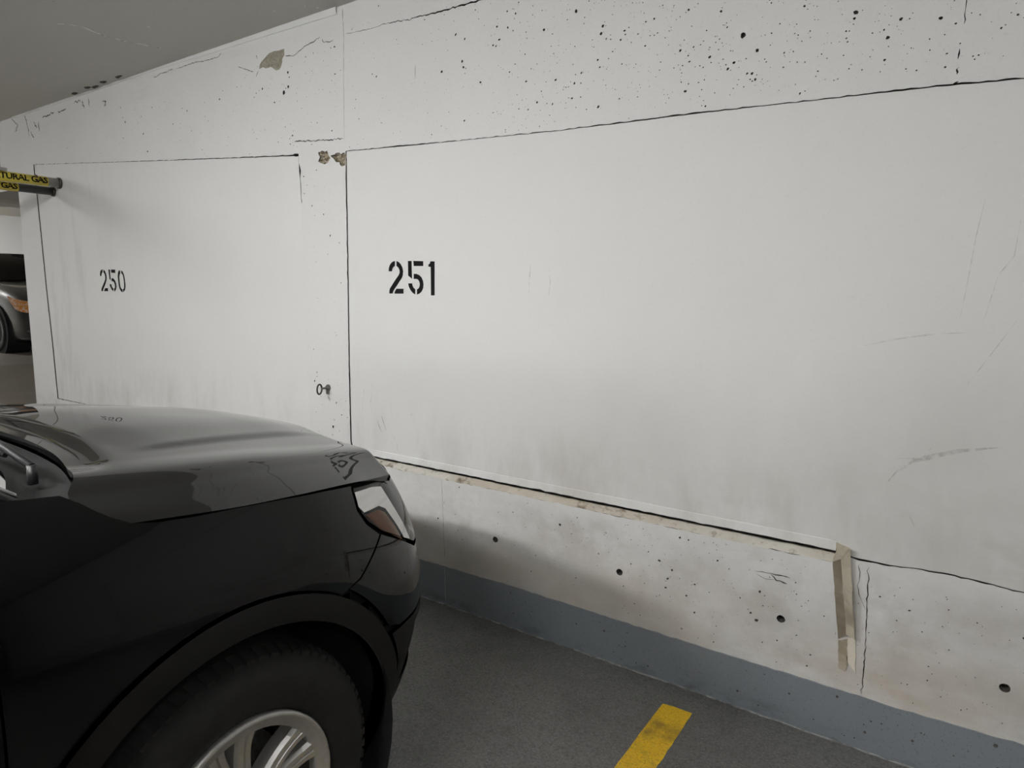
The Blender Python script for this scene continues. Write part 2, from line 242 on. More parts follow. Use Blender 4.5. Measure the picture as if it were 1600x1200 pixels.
M['yellow'] = mat('yellow_line_paint', (.84, .52, .018), .6, layers=[(110, 3, .50, .68, .6, (.46, .26, .012)), (9, 5, .48, .66, .75, (.22, .13, .02), (1, -.19, -.27)), (170, 2, .56, .7, .5, (.15, .10, .03), (1, -.16, -.24)), (60, 3, .55, .72, .4, (.72, .50, .05))], bump=[(140, 3, .5, .003)])
M['seal'] = mat('seam_sealant', (.30, .30, .285), .7, layers=[(25, 4, .40, .66, .95, (.10, .105, .105))])
M['vinyl'] = mat('cream_flashing', (.74, .68, .56), .6, layers=[((4, 4, 9), 5, .50, .72, .6, (.45, .39, .29)), (40, 4, .60, .75, .4, (.25, .20, .13))], bump=[(30, 3, .2, .003)])
M['vinyl_dirty'] = mat('stained_flashing', (.47, .41, .31), .7, layers=[((5, 5, 12), 5, .42, .64, .7, (.27, .22, .15)), (30, 4, .6, .75, .6, (.5, .45, .36))], bump=[(30, 3, .3, .003)])
M['trimpaint'] = mat('painted_trim', (.70, .69, .655), .7, layers=[((2, 2, 5), 5, .5, .7, .4, (.52, .48, .40)), (60, 3, .6, .75, .3, (.35, .32, .27))], bump=[(40, 3, .2, .003)])
M['scuff'] = mat('grey_scuff', (.30, .28, .23), .8, alpha=(45, .38, .75, .38))
M['mark'] = mat('dark_mark', (.10, .095, .08), .8, alpha=(30, .2, .6, .7))

# ------------------------------------------------------------------ the long wall
XL, XR, CEIL = -6.5, 6.0, 2.868
XR2 = 3.4
p250 = dense(list(P250T), .02, False)[:-1] + dense(list(P250R), .02, False)[:-1] + dense([P250R[-1], (-2.936, .617), (P250L[-1][0], .612)], .02, False)[:-1] + dense(list(P250L)[::-1], .02, False)[:-1]
e2 = list(E2) + [(.7, .655), (XR2, .64)]
p251 = dense(list(P251T) + [(1.2, 2.055), (XR2, 1.98)], .02, False)[:-1] + dense([(XR2, 1.98), (XR2, .64)], .05, False)[:-1] + dense(e2[::-1] + [(-.255, .662), (-.27, .674)], .015, False)[:-1] + dense([(-.27, .674), (-2.592, .674)], .02, False)[:-1] + dense([(-2.592, .674)] + list(P251L)[::-1], .02, False)[:-1]
def ring_offset(P, fo):
    P = np.array(P); T = np.roll(P, -1, 0)-np.roll(P, 1, 0); T /= np.linalg.norm(T, axis=1)[:, None]+1e-9
    N = np.c_[-T[:, 1], T[:, 0]]                     # outward for the clockwise outlines used here
    return P, N
def panel_pair(P, gap):
    P, N = ring_offset(P, None); n = len(P)
    k = rng.uniform(.3, 1.25, n); k = (k+np.roll(k, 1))/2
    g = np.array([gap(p) for p in P])*k
    j = rng.normal(0, .0012, n)
    hole = P+N*(j+g*.7)[:, None]; pan = P+N*(j*.4-g*.3)[:, None]
    return [tuple(p) for p in hole], [tuple(p) for p in pan]
def gap250(p):
    x, z = p
    if x > -2.99 and z > 1.97: return .0135+.010*(z-1.97)/.24
    if x > -2.99: return .0012 if z > 1.0 else .0008
    if z > 2.15: return .0016+.0032*max(0, min(1, (x+5.2)/2.0))
    if x < -6.0: return .0028
    return .003
def gap251(p):
    x, z = p
    if z > 2.0: return .0016+.0024*(.5+.5*math.sin(x*5)) if x < -.4 else .0036
    if x < -2.5: return .0026 if z > 1.1 else .0042
    if z < .72 and x > -.26: return .0026+.0015*math.sin(x*23)
    return .003
h250, q250 = panel_pair(p250, gap250)
h251, q251 = panel_pair(p251, gap251)
h251 = [(x, z-.046) if (.669 < z < .68 and x < -.265 and x > -2.588) else (x, z) for x, z in h251]     # the ledge below the panel sits in this wider opening
holes = [h250, h251]
cr_w = {7: .0014, 8: .0030, 9: .0018, 10: .0022, 11: .004, 12: .004, 14: .003, 15: .004, 16: .002, 17: .002}
slits = [slit(JOINT, .0022, .0012, .15), slit(TOPCR, .0014, .007, .25), slit(LINEC, .0045, .004, .5)]
slits += [slit(c, cr_w.get(i, .0034 if i < 7 else .0085), None, .5) for i, c in enumerate(CR)]
spall = [dense(s, .012) for s in SPALLS]; peel = dense(PEEL, .012)
spall = [[(x+rng.normal(0, .0022), z+rng.normal(0, .0022)) for x, z in s] for s in spall]
tie = [[(x+.0145*math.cos(a)*rng.uniform(.92, 1.06), z+.0135*math.sin(a)) for a in np.linspace(0, 2*math.pi, 15)[:-1]] for x, z in TIE]
blocked = [h250, h251]
hv = np.array([p for h in holes+slits+spall+[peel]+tie for p in h])
pits = []; pc = []
def add_pits(n, x0, x1, z0, z1, r0, dens=lambda x, z: 1, big=.06):
    k = 0; tries = 0
    while k < n and tries < n*12:
        tries += 1
        x = rng.uniform(x0, x1); z = rng.uniform(z0, z1)
        if rng.uniform() > dens(x, z): continue
        r = r0*math.exp(rng.normal(0, .42)) * (2.0 if rng.uniform() < big else 1)
        add_pit(x, z, r); k += 1
def add_pit(x, z, r):
    if np.min(np.hypot(hv[:, 0]-x, hv[:, 1]-z)) < r*1.7+.003: return
    if any(inpoly([(x, z)], b[::4])[0] for b in blocked): return
    if pc and np.min(np.hypot(np.array(pc)[:, 0]-x, np.array(pc)[:, 1]-z)-np.array(pc)[:, 2]) < r*1.6+.001: return
    n = 6 if r < .004 else 9
    a0 = rng.uniform(0, 6); th = rng.uniform(-.2, 1.2); st = rng.uniform(.6, 1)
    pts = []
    for i in range(n):
        a = a0+2*math.pi*i/n; q = r*rng.uniform(.75, 1.2); u, v = q*math.cos(a), q*st*math.sin(a)
        pts.append((x+u*math.cos(th)-v*math.sin(th), z+u*math.sin(th)+v*math.cos(th)))
    pits.append(pts); pc.append((x, z, r))
for x, z in BIG: add_pit(x, z, .0042+.0022*rng.uniform())
bump_ = lambda x: .25+.75*math.exp(-((x+.75)/.85)**2)
add_pits(900, -2.58, .45, 2.14, 2.85, .0017, lambda x, z: bump_(x)*(1 if z > 2.2 else .6))
add_pits(460, -1.7, .05, 2.16, 2.62, .0017)
add_pits(60, -.2, 4, 2.1, 2.85, .0024)
add_pits(260, -5.6, -2.62, 2.25, 2.72, .0021, lambda x, z: .25+.75*max(0, (x+6)/3.4))
add_pits(60, -2.93, -2.62, .7, 2.18, .0024, lambda x, z: 1 if z < 1.1 else .3)
add_pits(480, -2.1, .8, .21, .61, .0016, lambda x, z: .25+.75*math.exp(-((x+.8)/.6)**2-((z-.55)/.22)**2))
add_pits(110, -.2, 1.6, .21, .61, .0017)
add_pits(50, -6.45, -2.6, .2, .6, .002)
outer = dense([(XL, 0), (XR, 0), (XR, CEIL), (-10, CEIL), (-10, 2.31), (XL, 2.31)], .25)
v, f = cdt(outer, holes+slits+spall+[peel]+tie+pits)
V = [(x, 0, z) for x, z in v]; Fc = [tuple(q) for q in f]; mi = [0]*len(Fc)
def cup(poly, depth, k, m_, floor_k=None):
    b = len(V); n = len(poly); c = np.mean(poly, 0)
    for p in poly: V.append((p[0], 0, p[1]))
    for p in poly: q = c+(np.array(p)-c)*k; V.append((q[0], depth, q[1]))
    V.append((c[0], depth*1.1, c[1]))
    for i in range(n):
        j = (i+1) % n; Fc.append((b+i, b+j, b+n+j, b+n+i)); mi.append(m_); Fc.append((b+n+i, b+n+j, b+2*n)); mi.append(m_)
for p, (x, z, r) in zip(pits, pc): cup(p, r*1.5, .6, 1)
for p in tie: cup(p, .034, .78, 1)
def rough_patch(poly, depth, jit, m_):
    step = .008; P = np.array(poly); lo = P.min(0); hi = P.max(0); ex = []
    g = np.array([(x, z) for x in np.arange(lo[0], hi[0], step) for z in np.arange(lo[1], hi[1], step)])
    if len(g):
        g = g+rng.normal(0, .0012, g.shape); g = g[inpoly(g, poly)]
        dmin = np.min(np.hypot(g[:, None, 0]-P[None, :, 0], g[:, None, 1]-P[None, :, 1]), 1); ex = g[dmin > .003]
    vv, ff = cdt(poly, (), ex); b = len(V); nb = len(poly)
    for i, (x, z) in enumerate(vv):
        V.append((x, depth*.35 if i < nb else depth+rng.uniform(-1, 1)*jit, z))
    for q in ff: Fc.append(tuple(b+q)); mi.append(m_)
rough_patch(peel, .003, .0008, 2)
for s in spall: rough_patch(s, .016, .007, 3)
# solid core behind the face
b = len(V)
for x in (XL, XR):
    for y in (.035, .24):
        for z in (0, CEIL): V.append((x, y, z))
for q in ((0, 4, 5, 1), (2, 3, 7, 6), (0, 1, 3, 2), (4, 6, 7, 5), (0, 2, 6, 4), (1, 5, 7, 3)):
    Fc.append(tuple(b+k for k in q)); mi.append(4 if q == (0, 4, 5, 1) else 0)
b = len(V)
for x in (XL, XR):
    V.extend([(x, 0, 0), (x, .035, 0), (x, .035, CEIL), (x, 0, CEIL)])
bl = len(V)
for x in (-10, XL):
    for y in (.0, .24):
        for z in (2.31, CEIL): V.append((x, y, z))
Fc += [(bl, bl+2, bl+6, bl+4), (bl+2, bl+3, bl+7, bl+6), (bl, bl+1, bl+3, bl+2)]; mi += [0, 0, 0]
Fc += [(b, b+3, b+2, b+1), (b+4, b+5, b+6, b+7)]; mi += [0, 0]
wall = mesh('wall_front', V, Fc, [M['concrete'], M['pit'], M['raw'], M['rawrust'], M['core']])
wall.data.polygons.foreach_set('material_index', mi)
struct(wall, 'white painted concrete wall with pitted beam, pillar and two smooth infill panels')
def flat_part(name, poly, y, m, parent, th=.003, extra=()):
    vv, ff = cdt(poly, (), extra); n = len(vv); nb = len(poly)
    VV = [(x, y, z) for x, z in vv]+[(x, y+th, z) for x, z in poly]; FF = [tuple(q) for q in ff]
    for i in range(nb):
        j = (i+1) % nb; FF.append((i, n+i, n+j, j))
    return mesh(name, VV, FF, m, parent)
pa = flat_part('panel', q250, .006, M['parge'], wall); pa['label'] = 'smooth infill panel stencilled 250'
pb = flat_part('panel', q251, .006, M['parge'], wall); pb['label'] = 'smooth infill panel stencilled 251'
# scuffs and pencil marks on the panel
def ribbon(name, L, w_, y, m, parent):
    P = np.array(dense(L, .02, False)); T = np.gradient(P, axis=0); T /= np.linalg.norm(T, axis=1)[:, None]; N = np.c_[-T[:, 1], T[:, 0]]
    n = len(P); ww = w_*np.sin(np.linspace(.25, math.pi-.25, n))*rng.uniform(.7, 1.2, n)
    VV = [(x, y, z) for x, z in P+N*ww[:, None]/2]+[(x, y, z) for x, z in P-N*ww[:, None]/2]
    return mesh(name, VV, [(i, i+1, n+i+1, n+i) for i in range(n-1)], m, parent)
for i, s in enumerate(SCUFF):
    ribbon('scuff_mark', s, (.014 if i == 0 else .003 if 2 <= i <= 4 else .0045 if i < 14 else .0022), .0052, M['mark'] if i in (7, 8, 14, 15) else M['scuff'], pb)
# ledge under the panel and painted trim over its foot
zl = lambda x: .6655
bm = bmesh.new(); xs = np.arange(-2.585, -.27, .03); ra = []
for x in xs:
    j = rng.normal(0, .0012, 3)
    ra.append([bm.verts.new((x, 0, .6265+j[0])), bm.verts.new((x, .004, .633+j[0])), bm.verts.new((x, .020, .651+j[1])), bm.verts.new((x, .035, .6515+j[1]))])
for A, B in zip(ra, ra[1:]):
    for k in range(3): bm.faces.new((A[k], B[k], B[k+1], A[k+1]))
bmo('ledge', bm, M['ledge'], wall)
# grey base coat turned up the wall, with sealant along the floor seam
bz = np.interp
top = dense([(XL, .193), (-3.2, .195)] + list(BASE) + [(1.0, .193), (XR, .19)], .025, False)
top = [(x, z+rng.normal(0, .0011)) for x, z in top]
bpit = []
for _ in range(120):
    x = rng.uniform(-2.1, .9); z = rng.uniform(.03, .17); r = .0019*math.exp(rng.normal(0, .4)); bpit.append([(x+r*math.cos(a), z+r*math.sin(a)) for a in np.linspace(0, 2*math.pi, 7)[:-1]])
for x, z, r in ((-.021, .094, .0045), (-.14, .115, .003), (-.16, .095, .003), (-.11, .118, .003), (-1.02, .093, .0035), (-1.03, .085, .002), (.0, .13, .003), (.09, .09, .003)):
    bpit.append([(x+r*math.cos(a), z+r*math.sin(a)) for a in np.linspace(0, 2*math.pi, 7)[:-1]])
jl = slit([(-1.967, .19), (-1.965, .1), (-1.962, .012)], .0022)
po = [(XR, .0)] + top[::-1] + [(XL, .0)]; po = po[::-1]
po = [(XL, 0)] + dense([(XL, 0), (XR, 0)], .1, False)[1:-1] + [(XR, 0)] + top[::-1]
vv, ff = cdt(po, bpit+[jl]); n = len(vv)
VV = [(x, -.004, z) for x, z in vv]; FF = [tuple(q) for q in ff]; nf0 = len(FF)
for p in bpit:
    b = len(VV); c_ = np.mean(p, 0); VV += [(q[0], -.004, q[1]) for q in p]+[(c_[0], -.0006, c_[1])]; FF += [(b+i, b+(i+1) % len(p), b+len(p)) for i in range(len(p))]
nf1 = len(FF); b = len(VV); VV += [(x, -.004, z) for x, z in top]+[(x, .001, z+.001) for x, z in top]; k = len(top)
FF += [(b+i, b+i+1, b+k+i+1, b+k+i) for i in range(k-1)]
base = struct(mesh('baseboard_front', VV, FF, [M['base'], M['pit']]), 'blue grey coating turned up the foot of the wall')
base.data.polygons.foreach_set('material_index', [1 if nf0 <= i < nf1 else 0 for i in range(len(FF))])
bm = bmesh.new(); pts = [(x, -.0055+rng.normal(0, .0012), .0025+rng.normal(0, .0006)) for x in np.arange(XL+.02, XR-.02, .03)]
tube(bm, pts, [.0042*rng.uniform(.55, 1.2) for _ in pts], 6)
struct(bmo('trim_1', bm, M['seal']), 'thin pale sealant bead along the floor seam')

# flashing: painted horizontal run, peeling vertical run, torn tail
fl = empty('corner_flashing', (-.24, 0, .66))
tag(fl, 'peeling cream corner flashing running under the lower edge of panel 251', 'flashing')
def rel(o, p): o.parent = p; o.matrix_parent_inverse = Matrix.Translation(-Vector(p.location)); return o
bm = bmesh.new(); ra = []
xs = list(np.arange(-2.585, -.31, .025))+[-.305, -.285]
for x in xs:
    t = max(0, (x+.31)/.03); g = .0035*math.exp(-((x+1.43)/.03)**2)
    w0 = .672+rng.normal(0, .0009)-.004*(abs(x+1.40) < .012)+g
    zt = .7035 if x < -.3 else .700
    ra.append([bm.verts.new((x, -.0004, zt)), bm.verts.new((x, -.0025, zt-.0025)), bm.verts.new((x, -.0075, w0)), bm.verts.new((x, -.004, w0-.0005)), bm.verts.new((x, -.0004, w0+.003))])
for A, B in zip(ra, ra[1:]):
    for k in range(4): bm.faces.new((A[k], A[k+1], B[k+1], B[k]))
bmo_ = rel(bmo('horizontal_run', bm, M['parge']), fl)
def strip3(name, L, Mi, Rr, yl, ym, yr, m):
    n = 14; t = np.linspace(0, 1, n); ip = lambda Q: np.c_[np.interp(t, np.linspace(0, 1, len(Q)), [q[0] for q in Q]), np.interp(t, np.linspace(0, 1, len(Q)), [q[1] for q in Q])]
    A, B, C_ = ip(L), ip(Mi), ip(Rr); bm = bmesh.new(); R_ = []
    for i in range(n):
        j = rng.normal(0, .0008, 3)
        R_.append([bm.verts.new((A[i, 0]+j[0], yl, A[i, 1])), bm.verts.new((B[i, 0]+j[1], ym+j[1], B[i, 1])), bm.verts.new((C_[i, 0]+j[2], yr+j[2]*1.5+.006*math.sin(i*.7), C_[i, 1]))])
    for P_, Q_ in zip(R_, R_[1:]):
        for k in range(2):
            fc = bm.faces.new((P_[k], P_[k+1], Q_[k+1], Q_[k])); fc.material_index = k
    bmesh.ops.solidify(bm, geom=bm.faces[:], thickness=.0012)
    return rel(bmo(name, bm, m), fl)
strip3('vertical_run', STRIPL, STRIPM, STRIPR, -.003, -.010, -.024, [M['vinyl_dirty'], M['vinyl']])
bm = bmesh.new()   # folded mitre cap between the two runs
q = [(-.283, -.007, .671), (-.286, -.007, .700), (STRIPR[0][0], -.026, STRIPR[0][1]), (STRIPM[0][0]+.004, -.014, STRIPM[0][1]-.006), (STRIPL[0][0]-.002, -.004, STRIPL[0][1]-.004)]
vq = [bm.verts.new(p) for p in q]; bm.faces.new((vq[0], vq[4], vq[3])); bm.faces.new((vq[0], vq[3], vq[2])); bm.faces.new((vq[0], vq[2], vq[1]))
bmesh.ops.solidify(bm, geom=bm.faces[:], thickness=.0012)
rel(bmo('mitre_corner', bm, M['vinyl']), fl)
for nm, L, mm in (('torn_backing', TORNL, 'vinyl_dirty'), ('torn_tail', TORNR, 'vinyl')):
    PP = dense(list(L) if nm == 'torn_tail' else list(L)+[(TORNR[0][0]-.001, TORNR[0][1])], .01); PP = [(x+rng.normal(0, .001), z+rng.normal(0, .001)) for x, z in PP]
    rel(flat_part(nm, PP[::-1] if False else PP, -.004, M[mm], None, .0035), fl)

# stencilled bay numbers
def number(name, digits, label):
    allp = np.array([p for d in digits for g in d for p in g]); c = allp.mean(0)
    root = empty(name, (c[0], .006, allp[:, 1].min())); tag(root, label, 'number', 'stencilled bay numbers')
    for d in digits:
        VV = []; FF = []
        for g in d:
            vv, ff = cdt(g); b = len(VV); VV += [(x, .0054, z) for x, z in vv]; FF += [tuple(b+q) for q in ff]
        rel(mesh('digit', VV, FF, M['black_paint']), root)
number('stencil_number', N251, 'black stencilled 251 on the smooth panel above the car hood')
number('stencil_number', N250, 'black stencilled 250 on the panel beside the gas pipe')

# ------------------------------------------------------------------ floor, ceiling, rooms beyond
def slab(name, x0, x1, y0, y1, z0, z1, m, label=None):
    bm = bmesh.new(); box(bm, x0, x1, y0, y1, z0, z1); return struct(bmo(name, bm, m), label)
slab('floor', -6.5, 14, -14, .0, -.2, 0, M['floor'], 'dark grey speckled coated concrete floor')
YB = 12
bm = bmesh.new()
pr = [(-6.5, 0), (-9.3, .60), (-24, .60)]
up_ = [[bm.verts.new((x, y, z)) for x, z in pr] for y in (-14, YB)]
for i in range(2): bm.faces.new((up_[0][i], up_[0][i+1], up_[1][i+1], up_[1][i])[::-1])
M['floor2'] = mat('worn_lane_floor', (.30, .27, .225), .45, layers=[(.6, 5, .4, .7, .6, (.20, .18, .15)), ((1, .4, 1), 5, .5, .7, .5, (.40, .37, .32)), (90, 3, .5, .7, .3, (.12, .11, .10))], bump=[(120, 3, .3, .003)])
struct(bmo('floor_beyond', bm, M['floor2']), 'brownish ramp and lane floor beyond the end of the wall')
bm = bmesh.new(); box(bm, -6.48, 14, .24, YB, -.2, .60); struct(bmo('floor_upper', bm, M['floor2']), 'raised floor on the other side of the wall')
bm = bmesh.new()
box(bm, -13.6, 14, -14, .0, CEIL, CEIL+.45); box(bm, -13.6, 14, .0, YB, CEIL, CEIL+.45)
ceil = struct(bmo('ceiling', bm, M['ceiling']), 'grey concrete ceiling slab')
slab('ceiling_beyond', -24, -13.6, -14, YB, 3.30, 3.5, M['ceiling'], 'higher ceiling over the far lane')
M['farwall'] = mat('far_white_wall', (.78, .78, .77), .8, layers=[(.7, 4, .4, .7, .2, (.68, .68, .66))])
slab('wall_left', -20.3, -20, -14, YB, .60, 3.3, M['farwall'], 'bright white far wall behind the grey sedan')
slab('wall_back', -24, 14, -14.2, -14, 0, 3.3, M['bare'], 'bare concrete wall across the drive lane')
slab('wall_right', 14, 14.2, -14, YB, 0, 3.3, M['bare'], 'bare grey concrete side wall')
slab('wall_rear', -24, 14, YB, YB+.2, 0, 3.3, M['farwall'], 'white wall behind the upper lane')
# white efflorescence line and chips on the soffit, paint lip along the wall head
M['lime'] = mat('white_lime', (.93, .92, .90), .9, alpha=(40, .35, .5, 1.0))
bm = bmesh.new(); P = np.array(dense(CCR, .02, False)); P = P+rng.normal(0, .0035, P.shape); n = len(P); T = np.gradient(P, axis=0); T /= np.linalg.norm(T, axis=1)[:, None]; N_ = np.c_[-T[:, 1], T[:, 0]]
w_ = rng.uniform(.0015, .007, n); A = [bm.verts.new((x, y, CEIL-.001)) for x, y in P+N_*w_[:, None]]; B = [bm.verts.new((x, y, CEIL-.001)) for x, y in P-N_*w_[:, None]]
for i in range(n-1): bm.faces.new((A[i], B[i], B[i+1], A[i+1]))
for x, y in CSP:
    r = rng.uniform(.007, .013); ps = [bm.verts.new((x+r*math.cos(a)*rng.uniform(.6, 1.2), y+r*math.sin(a)*rng.uniform(.6, 1.2), CEIL-.001)) for a in np.linspace(0, 2*math.pi, 8)[:-1]]; bm.faces.new(ps[::-1])
bmo('lime_stain', bm, M['lime'], ceil)
bm = bmesh.new(); xs = np.arange(-6.48, -2.61, .04); ra = []
for x in xs:
    d = .0035+.0015*rng.uniform(); hgt = .010+.022*min(1, max(0, (x+4.2)/1.6))
    ra.append([bm.verts.new((x, .001, CEIL-hgt*1.1)), bm.verts.new((x, -d, CEIL-hgt)), bm.verts.new((x, -d-.006, CEIL-.0005))])
for A, B in zip(ra, ra[1:]):
    for k in range(2): bm.faces.new((A[k], B[k], B[k+1], A[k+1]))
bmo('paint_lip', bm, M['parge'], wall)
for x, y in ((-5.32, -.035), (-5.09, -.05), (-5.02, -.03), (-4.87, -.05), (-4.66, -.05)):
    bm = bmesh.new(); n = 7; r = .05
    top_ = [bm.verts.new((x+r*math.cos(2*math.pi*k/n)*rng.uniform(.6, 1.1), y+.018*math.sin(2*math.pi*k/n)*rng.uniform(.6, 1.1), CEIL)) for k in range(n)]
    ap = bm.verts.new((x+rng.uniform(-.02, .02), y, CEIL-.012))
    for k in range(n): bm.faces.new((top_[k], ap, top_[(k+1) % n]))
    bmo('plaster_flake', bm, M['pit'], ceil)

# painted bay line
bm = bmesh.new(); L_ = dense([(-.803, -.141), (-.692, -.134), (-.690, -5.6), (-.806, -5.6)], .03)
L_ = [(x+rng.normal(0, .0012), y+rng.normal(0, .0012)) for x, y in L_]
vv, ff = cdt(L_[::-1]); n = len(vv)
line = mesh('bay_line', [(x, y, .0012) for x, y in vv]+[(x, y, -.0005) for x, y in L_[::-1]], [tuple(q) for q in ff]+[(i, n+i, n+(i+1) % len(L_), (i+1) % len(L_)) for i in range(len(L_))], M['yellow'])
tag(line, 'worn yellow painted bay line on the grey floor', 'line marking')

# ------------------------------------------------------------------ eye bolt, gas pipes, sprinkler pipe
M['steel'] = mat('dark_steel', (.09, .085, .075), .45, .8, layers=[(60, 4, .5, .7, .6, (.16, .11, .07))])
M['zinc'] = mat('zinc', (.24, .235, .22), .45, .8)
eb = empty('eye_bolt', (-2.772, 0, .995)); tag(eb, 'small dark steel eye bolt fixed in the white pillar', 'bolt')
bm = bmesh.new()
tube(bm, [(0, .004, 0), (0, -.045, 0)], .0055, 10); tube(bm, [(0, 0, 0), (0, -.006, 0)], .017, 14); tube(bm, [(0, -.006, 0), (0, -.016, 0)], .0115, 6)
bmo('anchor', bm, M['zinc'], eb)
bm = bmesh.new(); n = 22; c = Vector((-.004, -.058, -.004)); pts = []
for i in range(n+1):
    a = 2*math.pi*i/n; pts.append(c+Vector((.012, -.026, 0))*math.cos(a)*.95+Vector((0, 0, .0255))*math.sin(a)*1.02)
tube(bm, pts, .0046, 8, False); bmo('eye', bm, M['steel'], eb)
bm = bmesh.new(); box(bm, -.007, .004, -.012, -.002, -.034, -.006); bmo('tab', bm, M['zinc'], eb)

M['pipe'] = mat('galvanised_pipe', (.36, .35, .33), .5, .3, layers=[(30, 4, .5, .7, .5, (.24, .22, .20))])
M['pipe_dark'] = mat('dark_pipe', (.06, .065, .062), .5, .2, layers=[(30, 4, .5, .7, .5, (.10, .10, .095))])
M['label'] = mat('yellow_pipe_tape', (.62, .50, .06), .45, layers=[(14, 4, .5, .7, .4, (.42, .34, .05))])
def pipe_text(body, size, R_, x0, y0, z0, ang, parent):
    cu = bpy.data.curves.new('t', 'FONT'); cu.body = body; cu.size = size; cu.align_x = 'LEFT'; cu.align_y = 'CENTER'; cu.offset = size*.03; cu.space_character = .92; cu.resolution_u = 2
    o = bpy.data.objects.new('t', cu); COL.objects.link(o); dg = bpy.context.evaluated_depsgraph_get()
    me = bpy.data.meshes.new_from_object(o.evaluated_get(dg)); bpy.data.objects.remove(o)
    bm = bmesh.new(); bm.from_mesh(me); bmesh.ops.triangulate(bm, faces=bm.faces[:])
    bmesh.ops.subdivide_edges(bm, edges=[e for e in bm.edges if e.calc_length() > size*.25], cuts=2)
    for vt in bm.verts:
        a = vt.co.y/R_+ang; yy = vt.co.x
        vt.co = Vector((x0+R_*math.cos(a), y0+yy, z0+R_*math.sin(a)))
    return bmo('lettering', bm, M['black_paint'], parent)
def gas_pipe(x, z, r, label_y, text, ang, size, mm, label, fr):
    root = empty('gas_pipe', (x, 0, z)); tag(root, label, 'pipe', 'gas pipes entering the wall')
    bm = bmesh.new(); tube(bm, [(0, .03, 0), (0, -3.2, 0)], r, 20); bmo('pipe', bm, mm, root)
    bm = bmesh.new(); tube(bm, [(0, -.0, 0), (0, -.012, 0)], fr, 20); bmo('wall_flange', bm, M['steel'], root)
    bm = bmesh.new(); tube(bm, [(0, label_y[0], 0), (0, label_y[1], 0)], r+.0012, 24); lb = bmo('marker_label', bm, M['label'], root)
    pipe_text(text, size, r+.0026, 0, label_y[0]+.012, 0, ang, lb)
    return root
g1 = gas_pipe(-5.745, 2.292, .034, (-.485, -.085), 'NATURAL GAS', .05, .061, M['pipe'], 'upper gas pipe with yellow and black marker reading NATURAL GAS', .041)
g2 = gas_pipe(-5.862, 2.240, .030, (-.62, -.235), 'NATURAL GAS', .0, .058, M['pipe_dark'], 'lower dark gas pipe with yellow marker half hidden by the other', .036)
bm = bmesh.new(); tube(bm, [(-.045, -.36, .035), (-.045, -.36, .576)], .006, 8); box(bm, -.085, .04, -.40, -.345, .033, .055); bmo('hanger', bm, M['pipe'], g1)
bm = bmesh.new()
for k in range(17):
    pass
ps = [(.0, -.135+.016*math.cos(a), 0) for a in (0,)]
tube(bm, [(.037*math.cos(a), -.155, .037*math.sin(a)) for a in np.linspace(.4, 2.6, 10)], .0045, 6); bmo('tie_strap', bm, M['steel'], g1)
sp = empty('sprinkler_pipe', (-13.9, 0, 3.02)); tag(sp, 'black sprinkler pipe with a drop head under the far ceiling', 'pipe')
bm = bmesh.new(); tube(bm, [(0, -6, 0), (0, 9, 0)], .03, 10); bmo('main_pipe', bm, M['pipe_dark'], sp)
bm = bmesh.new(); tube(bm, [(0, 2.72, -.02), (0, 2.72, .09), (0, 2.72, .11)], [.05, .05, .02], 10); tube(bm, [(0, 2.66, .05), (0, 2.86, .05)], .03, 8); tube(bm, [(0, 2.72, .08), (0, 2.72, .27)], .014, 8); bmo('coupling', bm, M['pipe_dark'], sp)
bm = bmesh.new(); tube(bm, [(.15, -6, -.11), (.15, 9, -.11)], .016, 8); bmo('conduit', bm, M['pipe_dark'], sp)

# ------------------------------------------------------------------ car materials
M['paint'] = mat('black_car_paint', (.004, .004, .0042), .4, 0, coat=1, spec=.03, layers=[(240, 2, .55, .8, .3, (.010, .010, .010))])
M['paint'].node_tree.nodes['Principled BSDF'].inputs['Coat IOR'].default_value = 1.38
M['plastic'] = mat('black_cladding', (.0065, .0065, .0065), .6, spec=.3, bump=[(400, 2, .3, .0008)])
M['liner'] = mat('dark_liner', (.006, .006, .006), .9)
M['rubber'] = mat('tyre_rubber', (.009, .0088, .0082), .8, layers=[(30, 4, .45, .7, .6, (.017, .016, .014))], bump=[(90, 3, .3, .002)])
M['alloy'] = mat('silver_alloy', (.58, .57, .545), .42, .6, layers=[(50, 4, .5, .75, .25, (.28, .26, .24))])
M['alloy_dark'] = mat('grey_alloy_pocket', (.11, .108, .10), .5, .4)
M['disc'] = mat('brake_steel', (.20, .19, .18), .5, .7, layers=[(60, 4, .45, .7, .7, (.10, .075, .05))])
M['chrome'] = mat('bright_chrome', (.78, .78, .77), .16, 1)
M['lampwhite'] = mat('lamp_reflector', (.97, .97, .96), .2, 1.0, layers=[((3, 3, 60), 2, .4, .7, .3, (.62, .62, .61))])
M['amber'] = mat('amber_reflector', (.36, .145, .045), .35, layers=[(120, 2, .4, .7, .5, (.24, .085, .022))], coat=.6)
M['lens'] = glassy('clear_lens', (.96, .96, .96), 1)
M['glass'] = glassy('tinted_windscreen', (.42, .46, .47), 1)
M['glass_dark'] = glassy('dark_glass', (.10, .11, .11), 1)
M['wiper'] = mat('grey_black_wiper', (.03, .03, .03), .45)
M['cabin'] = mat('dark_cabin_trim', (.022, .022, .023), .7)

